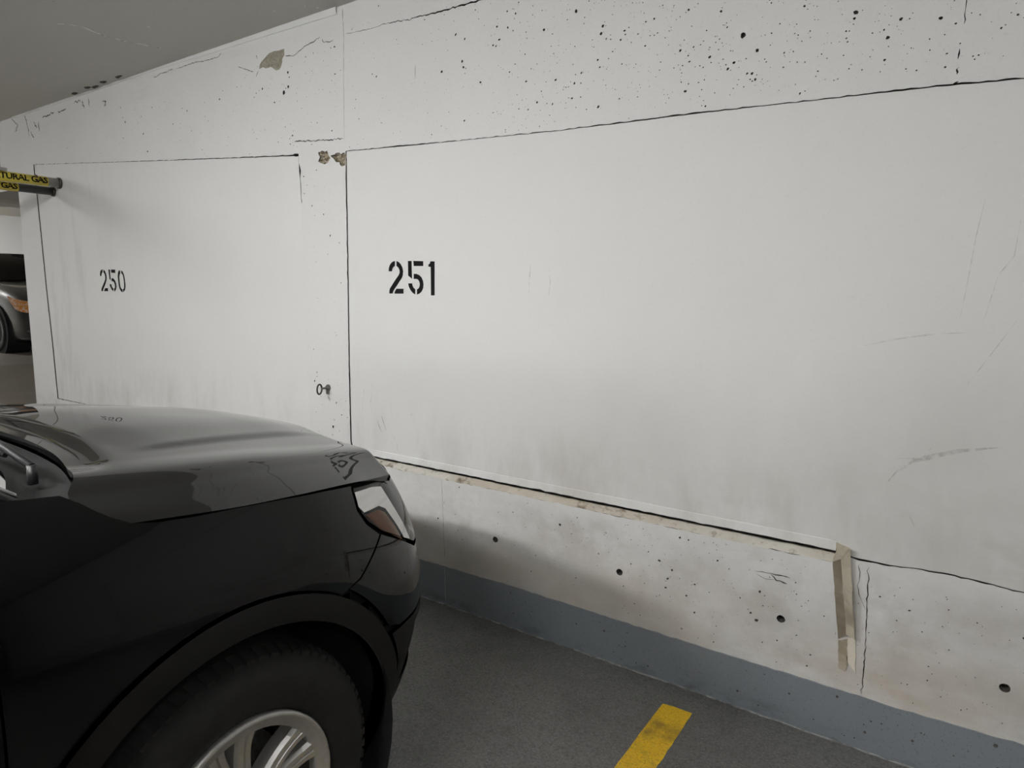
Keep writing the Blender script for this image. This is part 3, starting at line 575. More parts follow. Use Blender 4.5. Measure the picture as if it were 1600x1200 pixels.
# ------------------------------------------------------------------ wrap-around body surface: plan outline + inset by height
OUT = [(0, .895), (.25, .885), (.45, .86), (.62, .812), (.75, .73), (.838, .62), (.884, .50), (.908, .35), (.917, .15), (.918, -.3), (.918, -1.2), (.918, -2.2), (.91, -2.9), (.885, -3.3), (.80, -3.58), (.6, -3.70), (.3, -3.73), (0, -3.735)]
def catmull(P, per=24):
    P = np.array(P, float); Q = np.vstack([2*P[0]-P[1], P, 2*P[-1]-P[-2]]); out = []
    for i in range(1, len(Q)-2):
        p0, p1, p2, p3 = Q[i-1:i+3]
        for t in np.linspace(0, 1, per, endpoint=False):
            # centripetal-ish: scale tangents by the local spacing so uneven spans do not overshoot
            d = np.linalg.norm(p2-p1); m1 = (p2-p0)/(np.linalg.norm(p2-p1)+np.linalg.norm(p1-p0)+1e-9)*d; m2 = (p3-p1)/(np.linalg.norm(p3-p2)+np.linalg.norm(p2-p1)+1e-9)*d
            out.append((2*t**3-3*t**2+1)*p1+(t**3-2*t**2+t)*m1+(-2*t**3+3*t**2)*p2+(t**3-t**2)*m2)
    out.append(Q[-2]); return np.array(out)
CUR = catmull(OUT); CUR[0, 0] = 0
SL = np.r_[0, np.cumsum(np.linalg.norm(np.diff(CUR, axis=0), axis=1))]
TG = np.gradient(CUR, axis=0); TG /= np.linalg.norm(TG, axis=1)[:, None]; NO = np.c_[-TG[:, 1], TG[:, 0]]*1.0
if NO[0, 1] < 0: NO = -NO
NO[0] = (0, 1)
kf = CUR[:, 1] > -1.8
S_y = lambda y: float(np.interp(-y, -CUR[kf & (SL > .6), 1], SL[kf & (SL > .6)]))     # flank station -> arc length
S_yr = lambda y: float(np.interp(-y, -CUR[(SL > 2.5) & (SL < 5.2), 1], SL[(SL > 2.5) & (SL < 5.2)]))
S_x = lambda x: float(np.interp(x, CUR[:120, 0], SL[:120]))                             # front station -> arc length
GZ = [.16, .2, .3, .5, .7, .82, .90, 1.0, 1.05, 1.09, 1.13, 1.165, 1.185]
GS = [.07, .05, .022, .008, .004, .0, .012, .040, .060, .080, .105, .145, .22]
GF = [.24, .18, .075, .004, .006, .036, .070, .125, .17, .22, .28, .34, .4]
def smooth01(t): t = np.clip(t, 0, 1); return t*t*(3-2*t)
def PCHIP(z, Z, G):
    return np.interp(z, Z, G)
ZF = np.linspace(.1, 1.25, 116)
def smooth_tab(Z, G):
    g = np.interp(ZF, Z, G)
    for _ in range(3): g = np.convolve(np.r_[g[0]*2-g[3:0:-1], g, g[-1]*2-g[-2:-5:-1]], np.ones(7)/7, 'same')[3:-3]
    return g
TS, TF = smooth_tab(GZ, GS), smooth_tab(GZ, GF)
def wrap(s, z, off=0.0):
    s = np.asarray(s, float); z = np.asarray(z, float)
    x = np.interp(s, SL, CUR[:, 0]); y = np.interp(s, SL, CUR[:, 1]); nx = np.interp(s, SL, NO[:, 0]); ny = np.interp(s, SL, NO[:, 1])
    l = np.hypot(nx, ny); nx, ny = nx/l, ny/l
    t = smooth01((y-.18)/.55); rear = smooth01((-3.0-y)/.6)
    g = np.interp(z, ZF, TS)*(1-t)+np.interp(z, ZF, TF)*t+rear*np.interp(z, [.2, .6, 1.1], [.1, 0, .12])
    g = g-off
    return np.stack([x-nx*g, y-ny*g, z+0*s], -1)
def wrap_n(s, z):
    e = 2e-3; a = wrap(s+e, z)-wrap(s-e, z); b = wrap(s, z+e)-wrap(s, z-e); n = np.cross(b, a); n /= np.linalg.norm(n, axis=-1)[:, None]
    p = wrap(s, z); x = n[:, 0]*np.interp(s, SL, NO[:, 0])+n[:, 1]*np.interp(s, SL, NO[:, 1]); n[x < 0] *= -1
    return n
def panel(name, poly, m, parent, side=1, off=0.0, step=.03, ret=.014, holes=(), vert=None, aim_n=None):
    poly = dense(poly, step*.6); holes = [dense(h, step*.6) for h in holes]
    P = np.array(poly); lo, hi = P.min(0), P.max(0)
    g = np.array([(a, b) for a in np.arange(lo[0]+step/2, hi[0], step) for b in np.arange(lo[1]+step/2, hi[1], step)])
    k = inpoly(g, poly)
    for h in holes: k &= ~inpoly(g, h)
    g = g[k]; B = np.vstack([P]+[np.array(h) for h in holes])
    if len(g):
        d = np.min(np.hypot(g[:, None, 0]-B[None, :, 0], g[:, None, 1]-B[None, :, 1]), 1); g = g[d > step*.4]
    v, f = cdt(poly, holes, g)
    s, z = v[:, 0], v[:, 1]
    X = wrap(s, z, off); Nn = wrap_n(s, z)
    if vert:      # an upright face inside the lamp: plan shape of one height, extruded straight down
        X = wrap(s, np.full_like(s, vert), off); X[:, 2] = z; Nn = np.c_[np.interp(s, SL, NO[:, 0]), np.interp(s, SL, NO[:, 1]), 0*s]
    if aim_n: Nn = np.tile(np.array(aim_n), (len(s), 1))      # shading normals overridden, so the surface mirrors the bright wall whatever its shape
    V = [tuple(p) for p in X]; F = [tuple(q) for q in f]; NN = [tuple(p) for p in Nn]
    for L in [poly, *holes]:
        L = np.array(L); A = wrap(L[:, 0], L[:, 1], off); n0 = wrap_n(L[:, 0], L[:, 1])
        if vert: A = wrap(L[:, 0], np.full(len(L), vert), off); A[:, 2] = L[:, 1]
        Bk = A-n0*ret; n = len(L); b = len(V)
        tn = np.roll(A, -1, 0)-np.roll(A, 1, 0); tn /= np.linalg.norm(tn, axis=1)[:, None]+1e-9; sn = np.cross(tn, n0)
        V += [tuple(p) for p in A]+[tuple(p) for p in Bk]; NN += [tuple(p) for p in sn]*2
        F += [(b+i, b+n+i, b+n+(i+1) % n, b+(i+1) % n) for i in range(n)]
    V = np.array(V); NN = np.array(NN); V[:, 0] *= side; NN[:, 0] *= side
    # (s increases rearwards, z up: flip on the right side so faces look outwards)
    if side < 0: pass
    else: F = [tuple(q[::-1]) for q in F]
    o = mesh(name, V, F, m, parent, smooth=True)
    o.data.normals_split_custom_set_from_vertices([Vector(q).normalized() if np.linalg.norm(q) > 0 else Vector((0, 0, 1)) for q in NN])
    return o
def arc(cy, cz, r, a0, a1, n=28, rx=1.0):
    return [(cy+r*rx*math.cos(a), cz+r*math.sin(a)) for a in np.linspace(math.radians(a0), math.radians(a1), n)]
def flank(L): return [(S_y(y) if y > -1.7 else S_yr(y), z) for y, z in L]

car = empty('black_suv', (-2.1, -1.585, 0))
tag(car, 'black SUV parked nose in under the stencilled 251', 'car')
WZ = .355
SHUT = [(.382, 1.006), (.27, 1.022), (.15, 1.034), (.04, 1.043), (-.06, 1.050), (-.13, 1.058), (-.175, 1.068), (-.205, 1.085), (-.225, 1.100), (-.245, 1.118), (-.27, 1.135)]
HL_SIDE = [(.382, 1.002), (.378, .948), (.402, .907), (.452, .867)]
for side in (1, -1):
    fen = flank(SHUT + [(-.40, 1.148), (-.415, .9), (-.42, .30)]) + flank(arc(0, WZ, .498, 186, 57)) + flank([(.335, .79), (.386, .824), (.444, .864), (.396, .905), (.372, .946), (.376, .998)])
    panel('fender', fen, M['paint'], car, side)
    # front bumper skin: seam -> under the lamp -> front centre
    bu = flank([(.340, .786), (.392, .821), (.452, .861)]) + [(S_y(.56), .806), (S_y(.655), .752), (S_x(.66), .735), (S_x(.47), .735), (S_x(.44), .66), (S_x(.44), .60), (S_x(.60), .585), (S_x(.70), .585), (S_y(.60), .585), (S_y(.5), .590)] + flank(arc(0, WZ, .515, 30, 55, 8))
    panel('front_bumper', bu, M['paint'], car, side)
    lo = [(S_x(0.0), .60), (S_x(.30), .60), (S_x(.43), .59), (S_x(.60), .576), (S_y(.60), .576), (S_y(.50), .580)] + flank(arc(0, WZ, .515, 26, -14, 10)) + [(S_y(.52), .225), (S_y(.62), .215), (S_x(.6), .21), (S_x(.3), .2), (S_x(0.0), .2)]
    pk = [(S_y(.60), .55), (S_y(.56), .47), (S_y(.545), .395), (S_x(.73), .385), (S_x(.62), .40), (S_x(.55), .45), (S_x(.56), .55), (S_x(.66), .56)]
    lp = panel('bumper_skirt', lo, M['plastic'], car, side, holes=[pk])
    panel('fog_lamp_pocket', pk, M['paint'], lp, side, off=-.02, ret=.0)
    # wheel arch moulding: raised lip around the opening
    om = flank(arc(0, WZ, .493, 188, -14, 40)); im = flank(arc(0, WZ, .432, -18, 196, 44))
    wa = panel('arch_moulding', om+im, M['plastic'], car, side, off=.010, ret=.035, step=.025)
    # head lamp: dark bowl, bright C-shaped reflector, amber side marker, clear lens
    hp = flank([(.386, 1.000), (.382, .949), (.406, .911), (.456, .872)]) + [(S_y(.56), .818), (S_y(.66), .765), (S_x(.66), .748), (S_x(.48), .748), (S_x(.44), .80), (S_x(.42), .93), (S_x(.50), .948), (S_x(.60), .958), (S_y(.585), .963), (S_y(.53), .979), (S_y(.45), .990)]
    hl = panel('headlight', hp, M['liner'], car, side, off=-.085, ret=.0, step=.02)
    lens = panel('lens', hp, M['lens'], hl, side, off=.001, ret=.004, step=.02)
    wp = flank([(.398, .985), (.394, .950), (.412, .930), (.50, .922), (.535, .905), (.575, .845), (.60, .800)]) + [(S_y(.655), .775), (S_y(.635), .83), (S_y(.60), .90), (S_y(.575), .955), (S_y(.50), .972)]
    panel('reflector', wp, M['lampwhite'], hl, side, off=-.008, ret=.012, step=.02, aim_n=(.955, -.05, .29))  # brightness comes from normals aimed at the lit wall, not from modelled prisms
    ap = flank([(.418, .921), (.495, .913), (.525, .897), (.563, .842), (.586, .800), (.54, .826), (.47, .868)])
    panel('side_marker', ap, M['amber'], hl, side, off=-.009, ret=.010, step=.018)
    cp = [(S_y(.668), .775), (S_y(.645), .83), (S_y(.61), .905), (S_y(.59), .955), (S_x(.62), .945), (S_x(.62), .80), (S_x(.66), .765)]
    panel('lamp_bowl', cp, M['chrome'], hl, side, off=-.012, ret=.01, step=.02)
    # doors, quarter, sills
    fd = flank([(-.424, .34), (-.42, .9), (-.405, 1.148), (-1.44, 1.155), (-1.45, .34)][::-1]); panel('front_door', fd, M['paint'], car, side, step=.06)
    rd = flank([(-1.455, .34), (-1.445, 1.155), (-2.50, 1.155), (-2.42, .85)]) + [(S_yr(y), z) for y, z in arc(-2.725, WZ, .50, 78, 150, 12)] + flank([(-2.26, .34)]); panel('rear_door', rd[::-1], M['paint'], car, side, step=.06)
    qp = [(S_yr(-2.51), 1.155), (S_yr(-2.43), .86)] + [(S_yr(y), z) for y, z in arc(-2.725, WZ, .50, 76, 0, 16)] + [(S_yr(-3.25), .36), (S_yr(-3.34), .7), (S_yr(-3.42), 1.155)]; panel('quarter_panel', qp, M['paint'], car, side, step=.05)
    rb = [(S_yr(-3.26), .36), (S_yr(-3.35), .7), (S_yr(-3.43), 1.1), (float(SL[-1]), 1.1), (float(SL[-1]), .3), (S_yr(-3.3), .3)]; panel('tail_panel', rb, M['paint'], car, side, step=.06)
    si = flank([(-.42, .335), (-.42, .21), (-2.26, .21), (-2.26, .335)]); panel('sill_cladding', si, M['plastic'], car, side, off=.006, step=.06)
    ra_ = [(S_yr(y), z) for y, z in arc(-2.725, WZ, .497, 175, 5, 30)] + [(S_yr(y), z) for y, z in arc(-2.725, WZ, .432, 0, 180, 30)]
    panel('arch_moulding', ra_, M['plastic'], car, side, off=.010, ret=.035)
    # inner shell just behind the skins so that shut lines read dark
    n_s = 60; ss = np.concatenate([np.linspace(0, S_y(.5), 16), np.linspace(S_y(.47), S_y(-.6), 16)]); zz = np.linspace(.2, 1.10, 19)
    keep = lambda s, z: (wrap(s, z)[1] > .47 or math.hypot(wrap(s, z)[1], z-WZ) > .5)
    ix = {}; Vv = []
    for i, s in enumerate(ss):
        for j, z in enumerate(zz):
            zc = min(z, .93 if wrap(s, .9)[1] > .05 else 1.02); p = wrap(s, zc, -.03); ix[i, j] = len(Vv); Vv.append((p[0]*side, p[1], p[2]))
    Ff = []
    for i in range(len(ss)-1):
        for j in range(len(zz)-1):
            sm, zm = (ss[i]+ss[i+1])/2, (zz[j]+zz[j+1])/2; p = wrap(sm, zm)
            if math.hypot(p[1], zm-WZ) > .49 or p[1] > .52: Ff.append((ix[i, j], ix[i+1, j], ix[i+1, j+1], ix[i, j+1]))
    mesh('inner_shell', Vv, Ff, M['liner'], car)
    # wheel well
    for cy in (0, -2.725):
        bm = bmesh.new(); A = arc(cy, WZ, .44, -25, 205, 30); r0 = [bm.verts.new((.905*side, y, z)) for y, z in A]; r1 = [bm.verts.new((.50*side, y, z)) for y, z in A]
        for i in range(len(A)-1): bm.faces.new((r0[i], r0[i+1], r1[i+1], r1[i]))
        bm.faces.new(r1); bmo('wheel_well', bm, M['liner'], car)

# grille between the lamps
gp = [(S_x(.46), .93), (S_x(.43), .62), (0.0, .62), (0.0, .955)]
for side in (1, -1):
    gr = panel('grille', gp, M['liner'], car, side, off=-.03, ret=0)
    for k in range(5):
        z0 = .66+.055*k; panel('grille_bar', [(S_x(.43), z0), (0.0, z0), (0.0, z0+.022), (S_x(.43), z0+.022)], M['plastic'], gr, side, off=-.004)
    for q in ([(S_x(.485), .945), (S_x(.455), .605), (S_x(.43), .62), (S_x(.455), .93)], [(S_x(.485), .945), (S_x(.455), .925), (0.0, .948), (0.0, .97)], [(S_x(.455), .625), (S_x(.455), .60), (0.0, .605), (0.0, .63)]):
        panel('grille_surround', q, M['chrome'], gr, side, off=.012, ret=.03)

# ------------------------------------------------------------------ hood
HR = [
 [(0, -.095, 1.137), (.2, -.098, 1.136), (.38, -.115, 1.132), (.54, -.152, 1.127), (.63, -.188, 1.123), (.72, -.226, 1.107), (.80, -.210, 1.087), (.846, -.178, 1.068)],
 [(0, .08, 1.127), (.2, .08, 1.124), (.4, .072, 1.113), (.54, .06, 1.105), (.64, .05, 1.099), (.74, .042, 1.079), (.81, .038, 1.061), (.857, .034, 1.045)],
 [(0, .27, 1.111), (.2, .265, 1.108), (.4, .252, 1.095), (.54, .24, 1.086), (.64, .228, 1.081), (.735, .217, 1.063), (.805, .210, 1.046), (.851, .205, 1.030)],
 [(0, .46, 1.086), (.2, .455, 1.083), (.39, .432, 1.071), (.54, .41, 1.062), (.635, .395, 1.057), (.72, .383, 1.041), (.785, .375, 1.026), (.826, .370, 1.012)],
 [(0, .61, 1.064), (.2, .60, 1.061), (.375, .565, 1.051), (.53, .533, 1.043), (.62, .517, 1.038), (.70, .504, 1.023), (.757, .495, 1.007), (.792, .490, .992)],
 [(0, .715, 1.038), (.2, .705, 1.036), (.36, .67, 1.030), (.515, .638, 1.024), (.61, .622, 1.020), (.685, .606, 1.008), (.735, .595, .991), (.757, .590, .976)],
]
HR = np.array(HR); HR[:, 4, 0] += .02; HR[1:, 4, 2] += .006; HR[1:, 3, 2] += .003
for k, c in ((.42, 5), (.76, 6)):                # even roll from the hood top over the shoulder to the shut line
    HR[1:, c] = HR[1:, 4]+(HR[1:, 7]-HR[1:, 4])*k; HR[1:, c, 2] = HR[1:, 4, 2]+(HR[1:, 7, 2]-HR[1:, 4, 2])*k**1.12
full = np.concatenate([HR[:, ::-1]*np.array([-1, 1, 1]), HR[:, 1:]], 1)
rows = np.stack([catmull(full[:, j], 14) for j in range(full.shape[1])], 1)
G = np.stack([catmull(rows[i], 10) for i in range(rows.shape[0])], 0)          # v, u, 3
# rolled rear edge: a shallow step down to a flat rim along the cowl
nv, nu = G.shape[:2]
for j in range(nu):
    d = np.r_[0, np.cumsum(np.linalg.norm(np.diff(G[:, j], axis=0), axis=1))]; fade = smooth01((.64-abs(G[0, j, 0]))/.14)
    G[:, j, 2] -= fade*.014*(1-smooth01((d-.035)/.055))
    # raised centre with soft ridges
    xx = np.abs(G[:, j, 0]); yv = G[:, j, 1]; ridge = .40+.12*np.clip((.6-yv)/.7, 0, 1)
    G[:, j, 2] += .0075*smooth01((ridge-xx)/.05)*smooth01((yv+.02)/.16)*smooth01((.70-yv)/.22)
# rolled front lip
lf = smooth01((.80-np.abs(G[-1][:, 0]))/.12); lip = G[-1].copy(); lip[:, 1] += .012*lf; lip[:, 2] -= .004+.012*lf; lip2 = lip.copy(); lip2[:, 1] -= .004; lip2[:, 2] -= .004+.012*lf
G = np.concatenate([G, lip[None], lip2[None]], 0); nv += 2
V = G.reshape(-1, 3).tolist(); F = [(i*nu+j, i*nu+j+1, (i+1)*nu+j+1, (i+1)*nu+j) for i in range(nv-1) for j in range(nu-1)]
loop = [(0, j) for j in range(nu)]+[(i, nu-1) for i in range(1, nv)]
bd = [i*nu for i in range(nv-1, 0, -1)]+[j for j in range(nu)]+[i*nu+nu-1 for i in range(1, nv)]
b = len(V)
for q in bd:
    p = np.array(V[q]); V.append(tuple(p))
for q in bd:
    p = np.array(V[q]); V.append((p[0]*.99, p[1]+.004, p[2]-.02))
k = len(bd); F += [(b+i, b+k+i, b+k+i+1, b+i+1) for i in range(k-1)]
hood = mesh('hood', V, F, M['paint'], car, smooth=True)
hood.data.set_sharp_from_angle(angle=math.radians(50))

# ------------------------------------------------------------------ cowl, windscreen, cabin, roof
def patch(name, R, m, parent, per=10, smooth=True, th=0):
    R = np.array(R, float); a = np.stack([catmull(R[:, j], per) for j in range(R.shape[1])], 1); g = np.stack([catmull(a[i], per) for i in range(a.shape[0])], 0)
    nv, nu = g.shape[:2]
    return mesh(name, g.reshape(-1, 3), [(i*nu+j, i*nu+j+1, (i+1)*nu+j+1, (i+1)*nu+j) for i in range(nv-1) for j in range(nu-1)], m, parent, smooth)
mir = lambda L: [(-x, y, z) for x, y, z in L[:0:-1]]+list(L)
cw0 = mir([(0, -.10, 1.100), (.38, -.12, 1.098), (.58, -.165, 1.092), (.72, -.235, 1.09)])
cw1 = mir([(0, -.155, 1.085), (.38, -.175, 1.082), (.58, -.225, 1.078), (.735, -.30, 1.085)])
cw2 = mir([(0, -.22, 1.115), (.38, -.245, 1.112), (.58, -.30, 1.108), (.75, -.375, 1.11)])
cowl = patch('cowl', [cw0, cw1, cw2], M['plastic'], car)
ws0 = mir([(0, -.20, 1.112), (.38, -.225, 1.110), (.58, -.28, 1.106), (.75, -.355, 1.105)])
ws1 = mir([(0, -.56, 1.40), (.35, -.575, 1.395), (.54, -.61, 1.38), (.68, -.67, 1.365)])
ws2 = mir([(0, -.90, 1.60), (.32, -.91, 1.595), (.50, -.935, 1.58), (.61, -.975, 1.565)])
patch('windscreen', [ws0, ws1, ws2], M['glass'], car)
rf = [mir([(0, -.89, 1.605), (.32, -.90, 1.60), (.50, -.925, 1.585), (.62, -.965, 1.565)]), mir([(0, -1.6, 1.66), (.35, -1.6, 1.655), (.54, -1.6, 1.64), (.665, -1.6, 1.60)]), mir([(0, -2.6, 1.65), (.35, -2.6, 1.645), (.54, -2.6, 1.63), (.655, -2.6, 1.59)]), mir([(0, -3.35, 1.58), (.34, -3.34, 1.575), (.52, -3.31, 1.56), (.62, -3.26, 1.53)])]
patch('roof', rf, M['paint'], car)
patch('rear_window', [rf[3], mir([(0, -3.55, 1.36), (.36, -3.54, 1.355), (.55, -3.5, 1.34), (.69, -3.43, 1.32)]), mir([(0, -3.66, 1.1), (.38, -3.65, 1.1), (.6, -3.6, 1.1), (.76, -3.47, 1.1)])], M['glass_dark'], car)
for s in (1, -1):
    tp = [(.615, -.97, 1.563), (.665, -1.6, 1.600), (.655, -2.6, 1.590), (.62, -3.26, 1.53)]; bt = [(.795, -.45, 1.155), (.80, -1.3, 1.16), (.80, -2.3, 1.17), (.77, -3.4, 1.12)]
    X = lambda L: [(x*s, y, z) for x, y, z in L]
    md = [((a[0]+b[0])/2+.02, (a[1]+b[1])/2, (a[2]+b[2])/2) for a, b in zip(tp, bt)]
    patch('side_window', [X(tp), X(md), X(bt)], M['glass_dark'], car)
    bm = bmesh.new(); tube(bm, X([(.745, -.335, 1.118), (.71, -.62, 1.33), (.66, -.86, 1.50), (.625, -.98, 1.57), (.668, -1.6, 1.605), (.658, -2.6, 1.595), (.625, -3.28, 1.53)]), [.03, .036, .036, .034, .03, .03, .03], 10); bmo('pillar', bm, M['paint'], car, True)
    bm = bmesh.new(); tube(bm, X([(.815, -1.35, 1.15), (.76, -1.37, 1.38), (.672, -1.40, 1.6)]), .035, 8); bmo('pillar', bm, M['plastic'], car, True)
    patch('fender_cap', [X([(.79, -.24, 1.116), (.79, -.30, 1.134), (.79, -.40, 1.145), (.79, -.47, 1.15)]), X([(.70, -.235, 1.100), (.72, -.30, 1.10), (.745, -.38, 1.11), (.755, -.47, 1.12)])], M['plastic'], car, 4)
    # door mirror
    bm = bmesh.new(); bmesh.ops.create_uvsphere(bm, u_segments=20, v_segments=12, radius=1)
    se = lambda q, e: math.copysign(abs(q)**e, q)
    for vt in bm.verts:
        c_ = vt.co.copy(); vt.co = Vector((se(c_.x, .55)*.11+1.0, max(-.035, se(c_.y, .7)*.075)-.66, se(c_.z, .55)*.082*(1-.12*(c_.x > 0)*c_.x)+1.225))
    mr_ = bmo('mirror', bm, M['paint'], car, True); bm = bmesh.new(); tube(bm, [(.82, -.64, 1.15), (.92, -.65, 1.18)], .02, 8); bmo('mirror_stalk', bm, M['plastic'], mr_)
    bm = bmesh.new(); box(bm, .905, 1.09, -.698, -.694, 1.16, 1.29, 0, .0015); bmo('mirror_glass', bm, M['chrome'], mr_)
    if s < 0: mr_.scale = (-1, 1, 1)
    bm = bmesh.new(); tube(bm, X([(.925, -1.22, .98), (.945, -1.24, .985), (.945, -1.38, .985), (.925, -1.40, .98)]), .012, 8); bmo('door_handle', bm, M['chrome'], car, True)
    bm = bmesh.new(); tube(bm, X([(.925, -2.22, .99), (.945, -2.24, .995), (.945, -2.38, .995), (.925, -2.40, .99)]), .012, 8); bmo('door_handle', bm, M['chrome'], car, True)
    bm = bmesh.new(); box(bm, min(.70*s, .80*s), max(.70*s, .80*s), -3.62, -3.42, .82, 1.05, 0, .02); bmo('tail_light', bm, mat('red_tail_lamp', (.25, .01, .01), .2, coat=1) if s == 1 else bpy.data.materials['red_tail_lamp'], car)
bm = bmesh.new(); box(bm, -.70, .70, -3.3, -.45, .45, 1.0); box(bm, -.68, .68, -.55, -.3, .8, 1.09, 0, .04)
for x in (-.38, .38):
    box(bm, x-.25, x+.25, -1.6, -1.45, 1.0, 1.42, 0, .05); box(bm, x-.13, x+.13, -1.62, -1.5, 1.42, 1.58, 0, .05)
bmo('cabin', bm, M['cabin'], car)
bm = bmesh.new(); tube(bm, [(-.38+.18*math.cos(a), -.72+.06*math.sin(a), 1.12+.17*math.sin(a)) for a in np.linspace(0, 2*math.pi, 25)], .014, 8); bmo('steering_wheel', bm, M['plastic'], car)
bm = bmesh.new(); box(bm, -.62, .62, -3.4, .60, .20, .24); box(bm, -.46, .46, -.3, .62, .24, .95); bmo('underbody', bm, M['liner'], car)
def wiper(px, py, tipx, tipy, z0, z1):
    bm = bmesh.new(); n = 9
    mid = (px+(tipx-px)*.55, py+(tipy-py)*.55)
    tube(bm, [(px, py, z0-.02), (px, py, z0+.022)], .010, 10)
    tube(bm, [(px, py, z0+.018), ((px+mid[0])/2, (py+mid[1])/2, (z0+z1)/2+.035), (mid[0], mid[1], (z0+z1)/2+.038)], [.008, .008, .005], 8)
    w_ = bmo('wiper_arm', bm, M['wiper'], car)
    bm = bmesh.new(); tube(bm, [(px+(tipx-px)*t, py+(tipy-py)*t, z0+(z1-z0)*t+.018+.006*math.sin(t*3.14)) for t in np.linspace(.16, 1.0, n)], .0065, 6); bmo('wiper_blade', bm, M['plastic'], w_)
wiper(.50, -.205, -.10, -.285, 1.11, 1.175)
wiper(-.12, -.165, -.68, -.36, 1.11, 1.18)

# ------------------------------------------------------------------ wheels
def make_wheel(R_t=.362, R_r=.222, wd=.225):
    bm = bmesh.new()     # barrel and outer lip; x = 0 is the outer face, tyre runs to negative x
    lathe_x(bm, [(-.030, R_r-.034), (-.010, R_r-.033), (-.005, R_r-.030), (-.002, R_r-.014), (.005, R_r-.009), (.008, R_r-.003), (.003, R_r+.003), (-.012, R_r+.002)], 64)
    lathe_x(bm, [(-.030, R_r-.034), (-.06, R_r-.036), (-.17, R_r-.03), (-.19, R_r+.004)], 64, 1)
    wh = bmo('wheel', bm, [M['alloy'], M['alloy_dark']])
    bm = bmesh.new()
    sh = [(-.012, R_r+.002), (.004, R_r+.014), (.010, R_r+.040), (.012, R_r+.065), (.008, R_r+.095), (-.004, R_t-.028), (-.020, R_t-.010), (-.040, R_t-.003), (-.085, R_t), (-.135, R_t), (-.180, R_t-.003), (-.200, R_t-.012), (-.214, R_t-.03), (-.222, R_r+.07), (-.215, R_r+.03), (-.195, R_r+.002)]
    lathe_x(bm, sh, 72)
    for k in range(72):       # shoulder tread blocks
        a = 2*math.pi*k/72; c, s = math.cos(a), math.sin(a)
        for x0, x1, r in ((-.012, -.045, R_t-.001), (-.16, -.205, R_t-.003)):
            da = .028; q = []
            for aa in (a-da, a+da):
                for x in (x0, x1):
                    for rr in (r-.02, r+.004 if x != x0 else r-.008): q.append(bm.verts.new((x, rr*math.cos(aa), rr*math.sin(aa))))
            for ff in ((0, 1, 3, 2), (4, 6, 7, 5), (0, 4, 5, 1), (2, 3, 7, 6), (1, 5, 7, 3)): bm.faces.new([q[i] for i in ff])
    bmo('tyre', bm, M['rubber'], wh)
    bm = bmesh.new(); lathe_x(bm, [(-.004, .0), (-.004, .062), (-.012, .072), (-.05, .078), (-.06, .05)], 40); lathe_x(bm, [(.004, .0), (.003, .026), (-.004, .031)], 24, 1); bmo('hub_cap', bm, [M['alloy'], M['alloy_dark']], wh)
    bm = bmesh.new(); lathe_x(bm, [(-.095, .02), (-.095, .155), (-.12, .155), (-.12, .02)], 48); bmo('brake_disc', bm, M['disc'], wh)
    bm = bmesh.new(); A = np.linspace(math.radians(60), math.radians(125), 10); r = [[bm.verts.new((x, rr*math.cos(a), rr*math.sin(a))) for x in (-.075, -.14) for rr in (.10, .172)] for a in A]
    for P_, Q_ in zip(r, r[1:]):
        for i, j in ((0, 1), (1, 3), (3, 2), (2, 0)): bm.faces.new((P_[i], P_[j], Q_[j], Q_[i]))
    bm.faces.new([r[0][i] for i in (0, 1, 3, 2)]); bm.faces.new([r[-1][i] for i in (0, 2, 3, 1)]); bmo('brake_caliper', bm, M['disc'], wh)
    for k in range(5):
        for sg in (-1, 1):
            ac = math.radians(98+72*k); bm = bmesh.new(); R_ = []
            for t in np.linspace(0, 1, 9):
                rr = .055+(R_r-.016-.055)*t; da = sg*(math.radians(22)*(1-t)*.45+.17*t*.95+.03)      # the pair spreads towards the rim
                a = ac+da; hw = .0235-.003*math.sin(t*3.0)+.010*max(0, t-.75)*4*.6; d = Vector((0, math.cos(a), math.sin(a))); tn = Vector((0, -math.sin(a), math.cos(a)))
                xf = -.006-.016*math.sin(t*3.1)*.8+.004*t
                R_.append([bm.verts.new(d*rr+tn*q[0]*hw+Vector((xf+q[1], 0, 0))) for q in ((-1, -.045), (-1, -.010), (-.72, 0), (-.15, 0), (0, -.006), (.15, 0), (.72, 0), (1, -.010), (1, -.045))])
            for P_, Q_ in zip(R_, R_[1:]):
                for i in range(8):
                    bm.faces.new((P_[i], P_[i+1], Q_[i+1], Q_[i]))
            bmesh.ops.recalc_face_normals(bm, faces=bm.faces[:]); bmo('spoke', bm, M['alloy'], wh)
    for k in range(5):
        bm = bmesh.new(); a = math.radians(98+72*k+36); p = Vector((-.008, .05*math.cos(a), .05*math.sin(a))); tube(bm, [p, p+Vector((.009, 0, 0))], .009, 6)
        bmo('lug_nut', bm, M['alloy_dark'], wh)
    return wh
wheel = make_wheel(); wheel.parent = car; wheel.location = (.897, .003, WZ)
for x, y, rz in ((.897, -2.725, 0), (-.897, .003, math.pi), (-.897, -2.725, math.pi)):
    c = copy_tree(wheel, car); c.location = (x, y, WZ); c.rotation_euler = (0, 0, rz)

# ------------------------------------------------------------------ grey sedan beyond the wall end
M['silver'] = mat('grey_metallic_paint', (.055, .058, .056), .32, .45, coat=1)
M['orange'] = mat('amber_lamp', (.75, .28, .05), .25, layers=[(40, 2, .45, .6, .8, (.85, .72, .55))], coat=1)
sed = empty('grey_sedan', (-11.22, 2.19, .60)); tag(sed, 'dark silver sedan with amber headlight corner beyond the wall end', 'car')
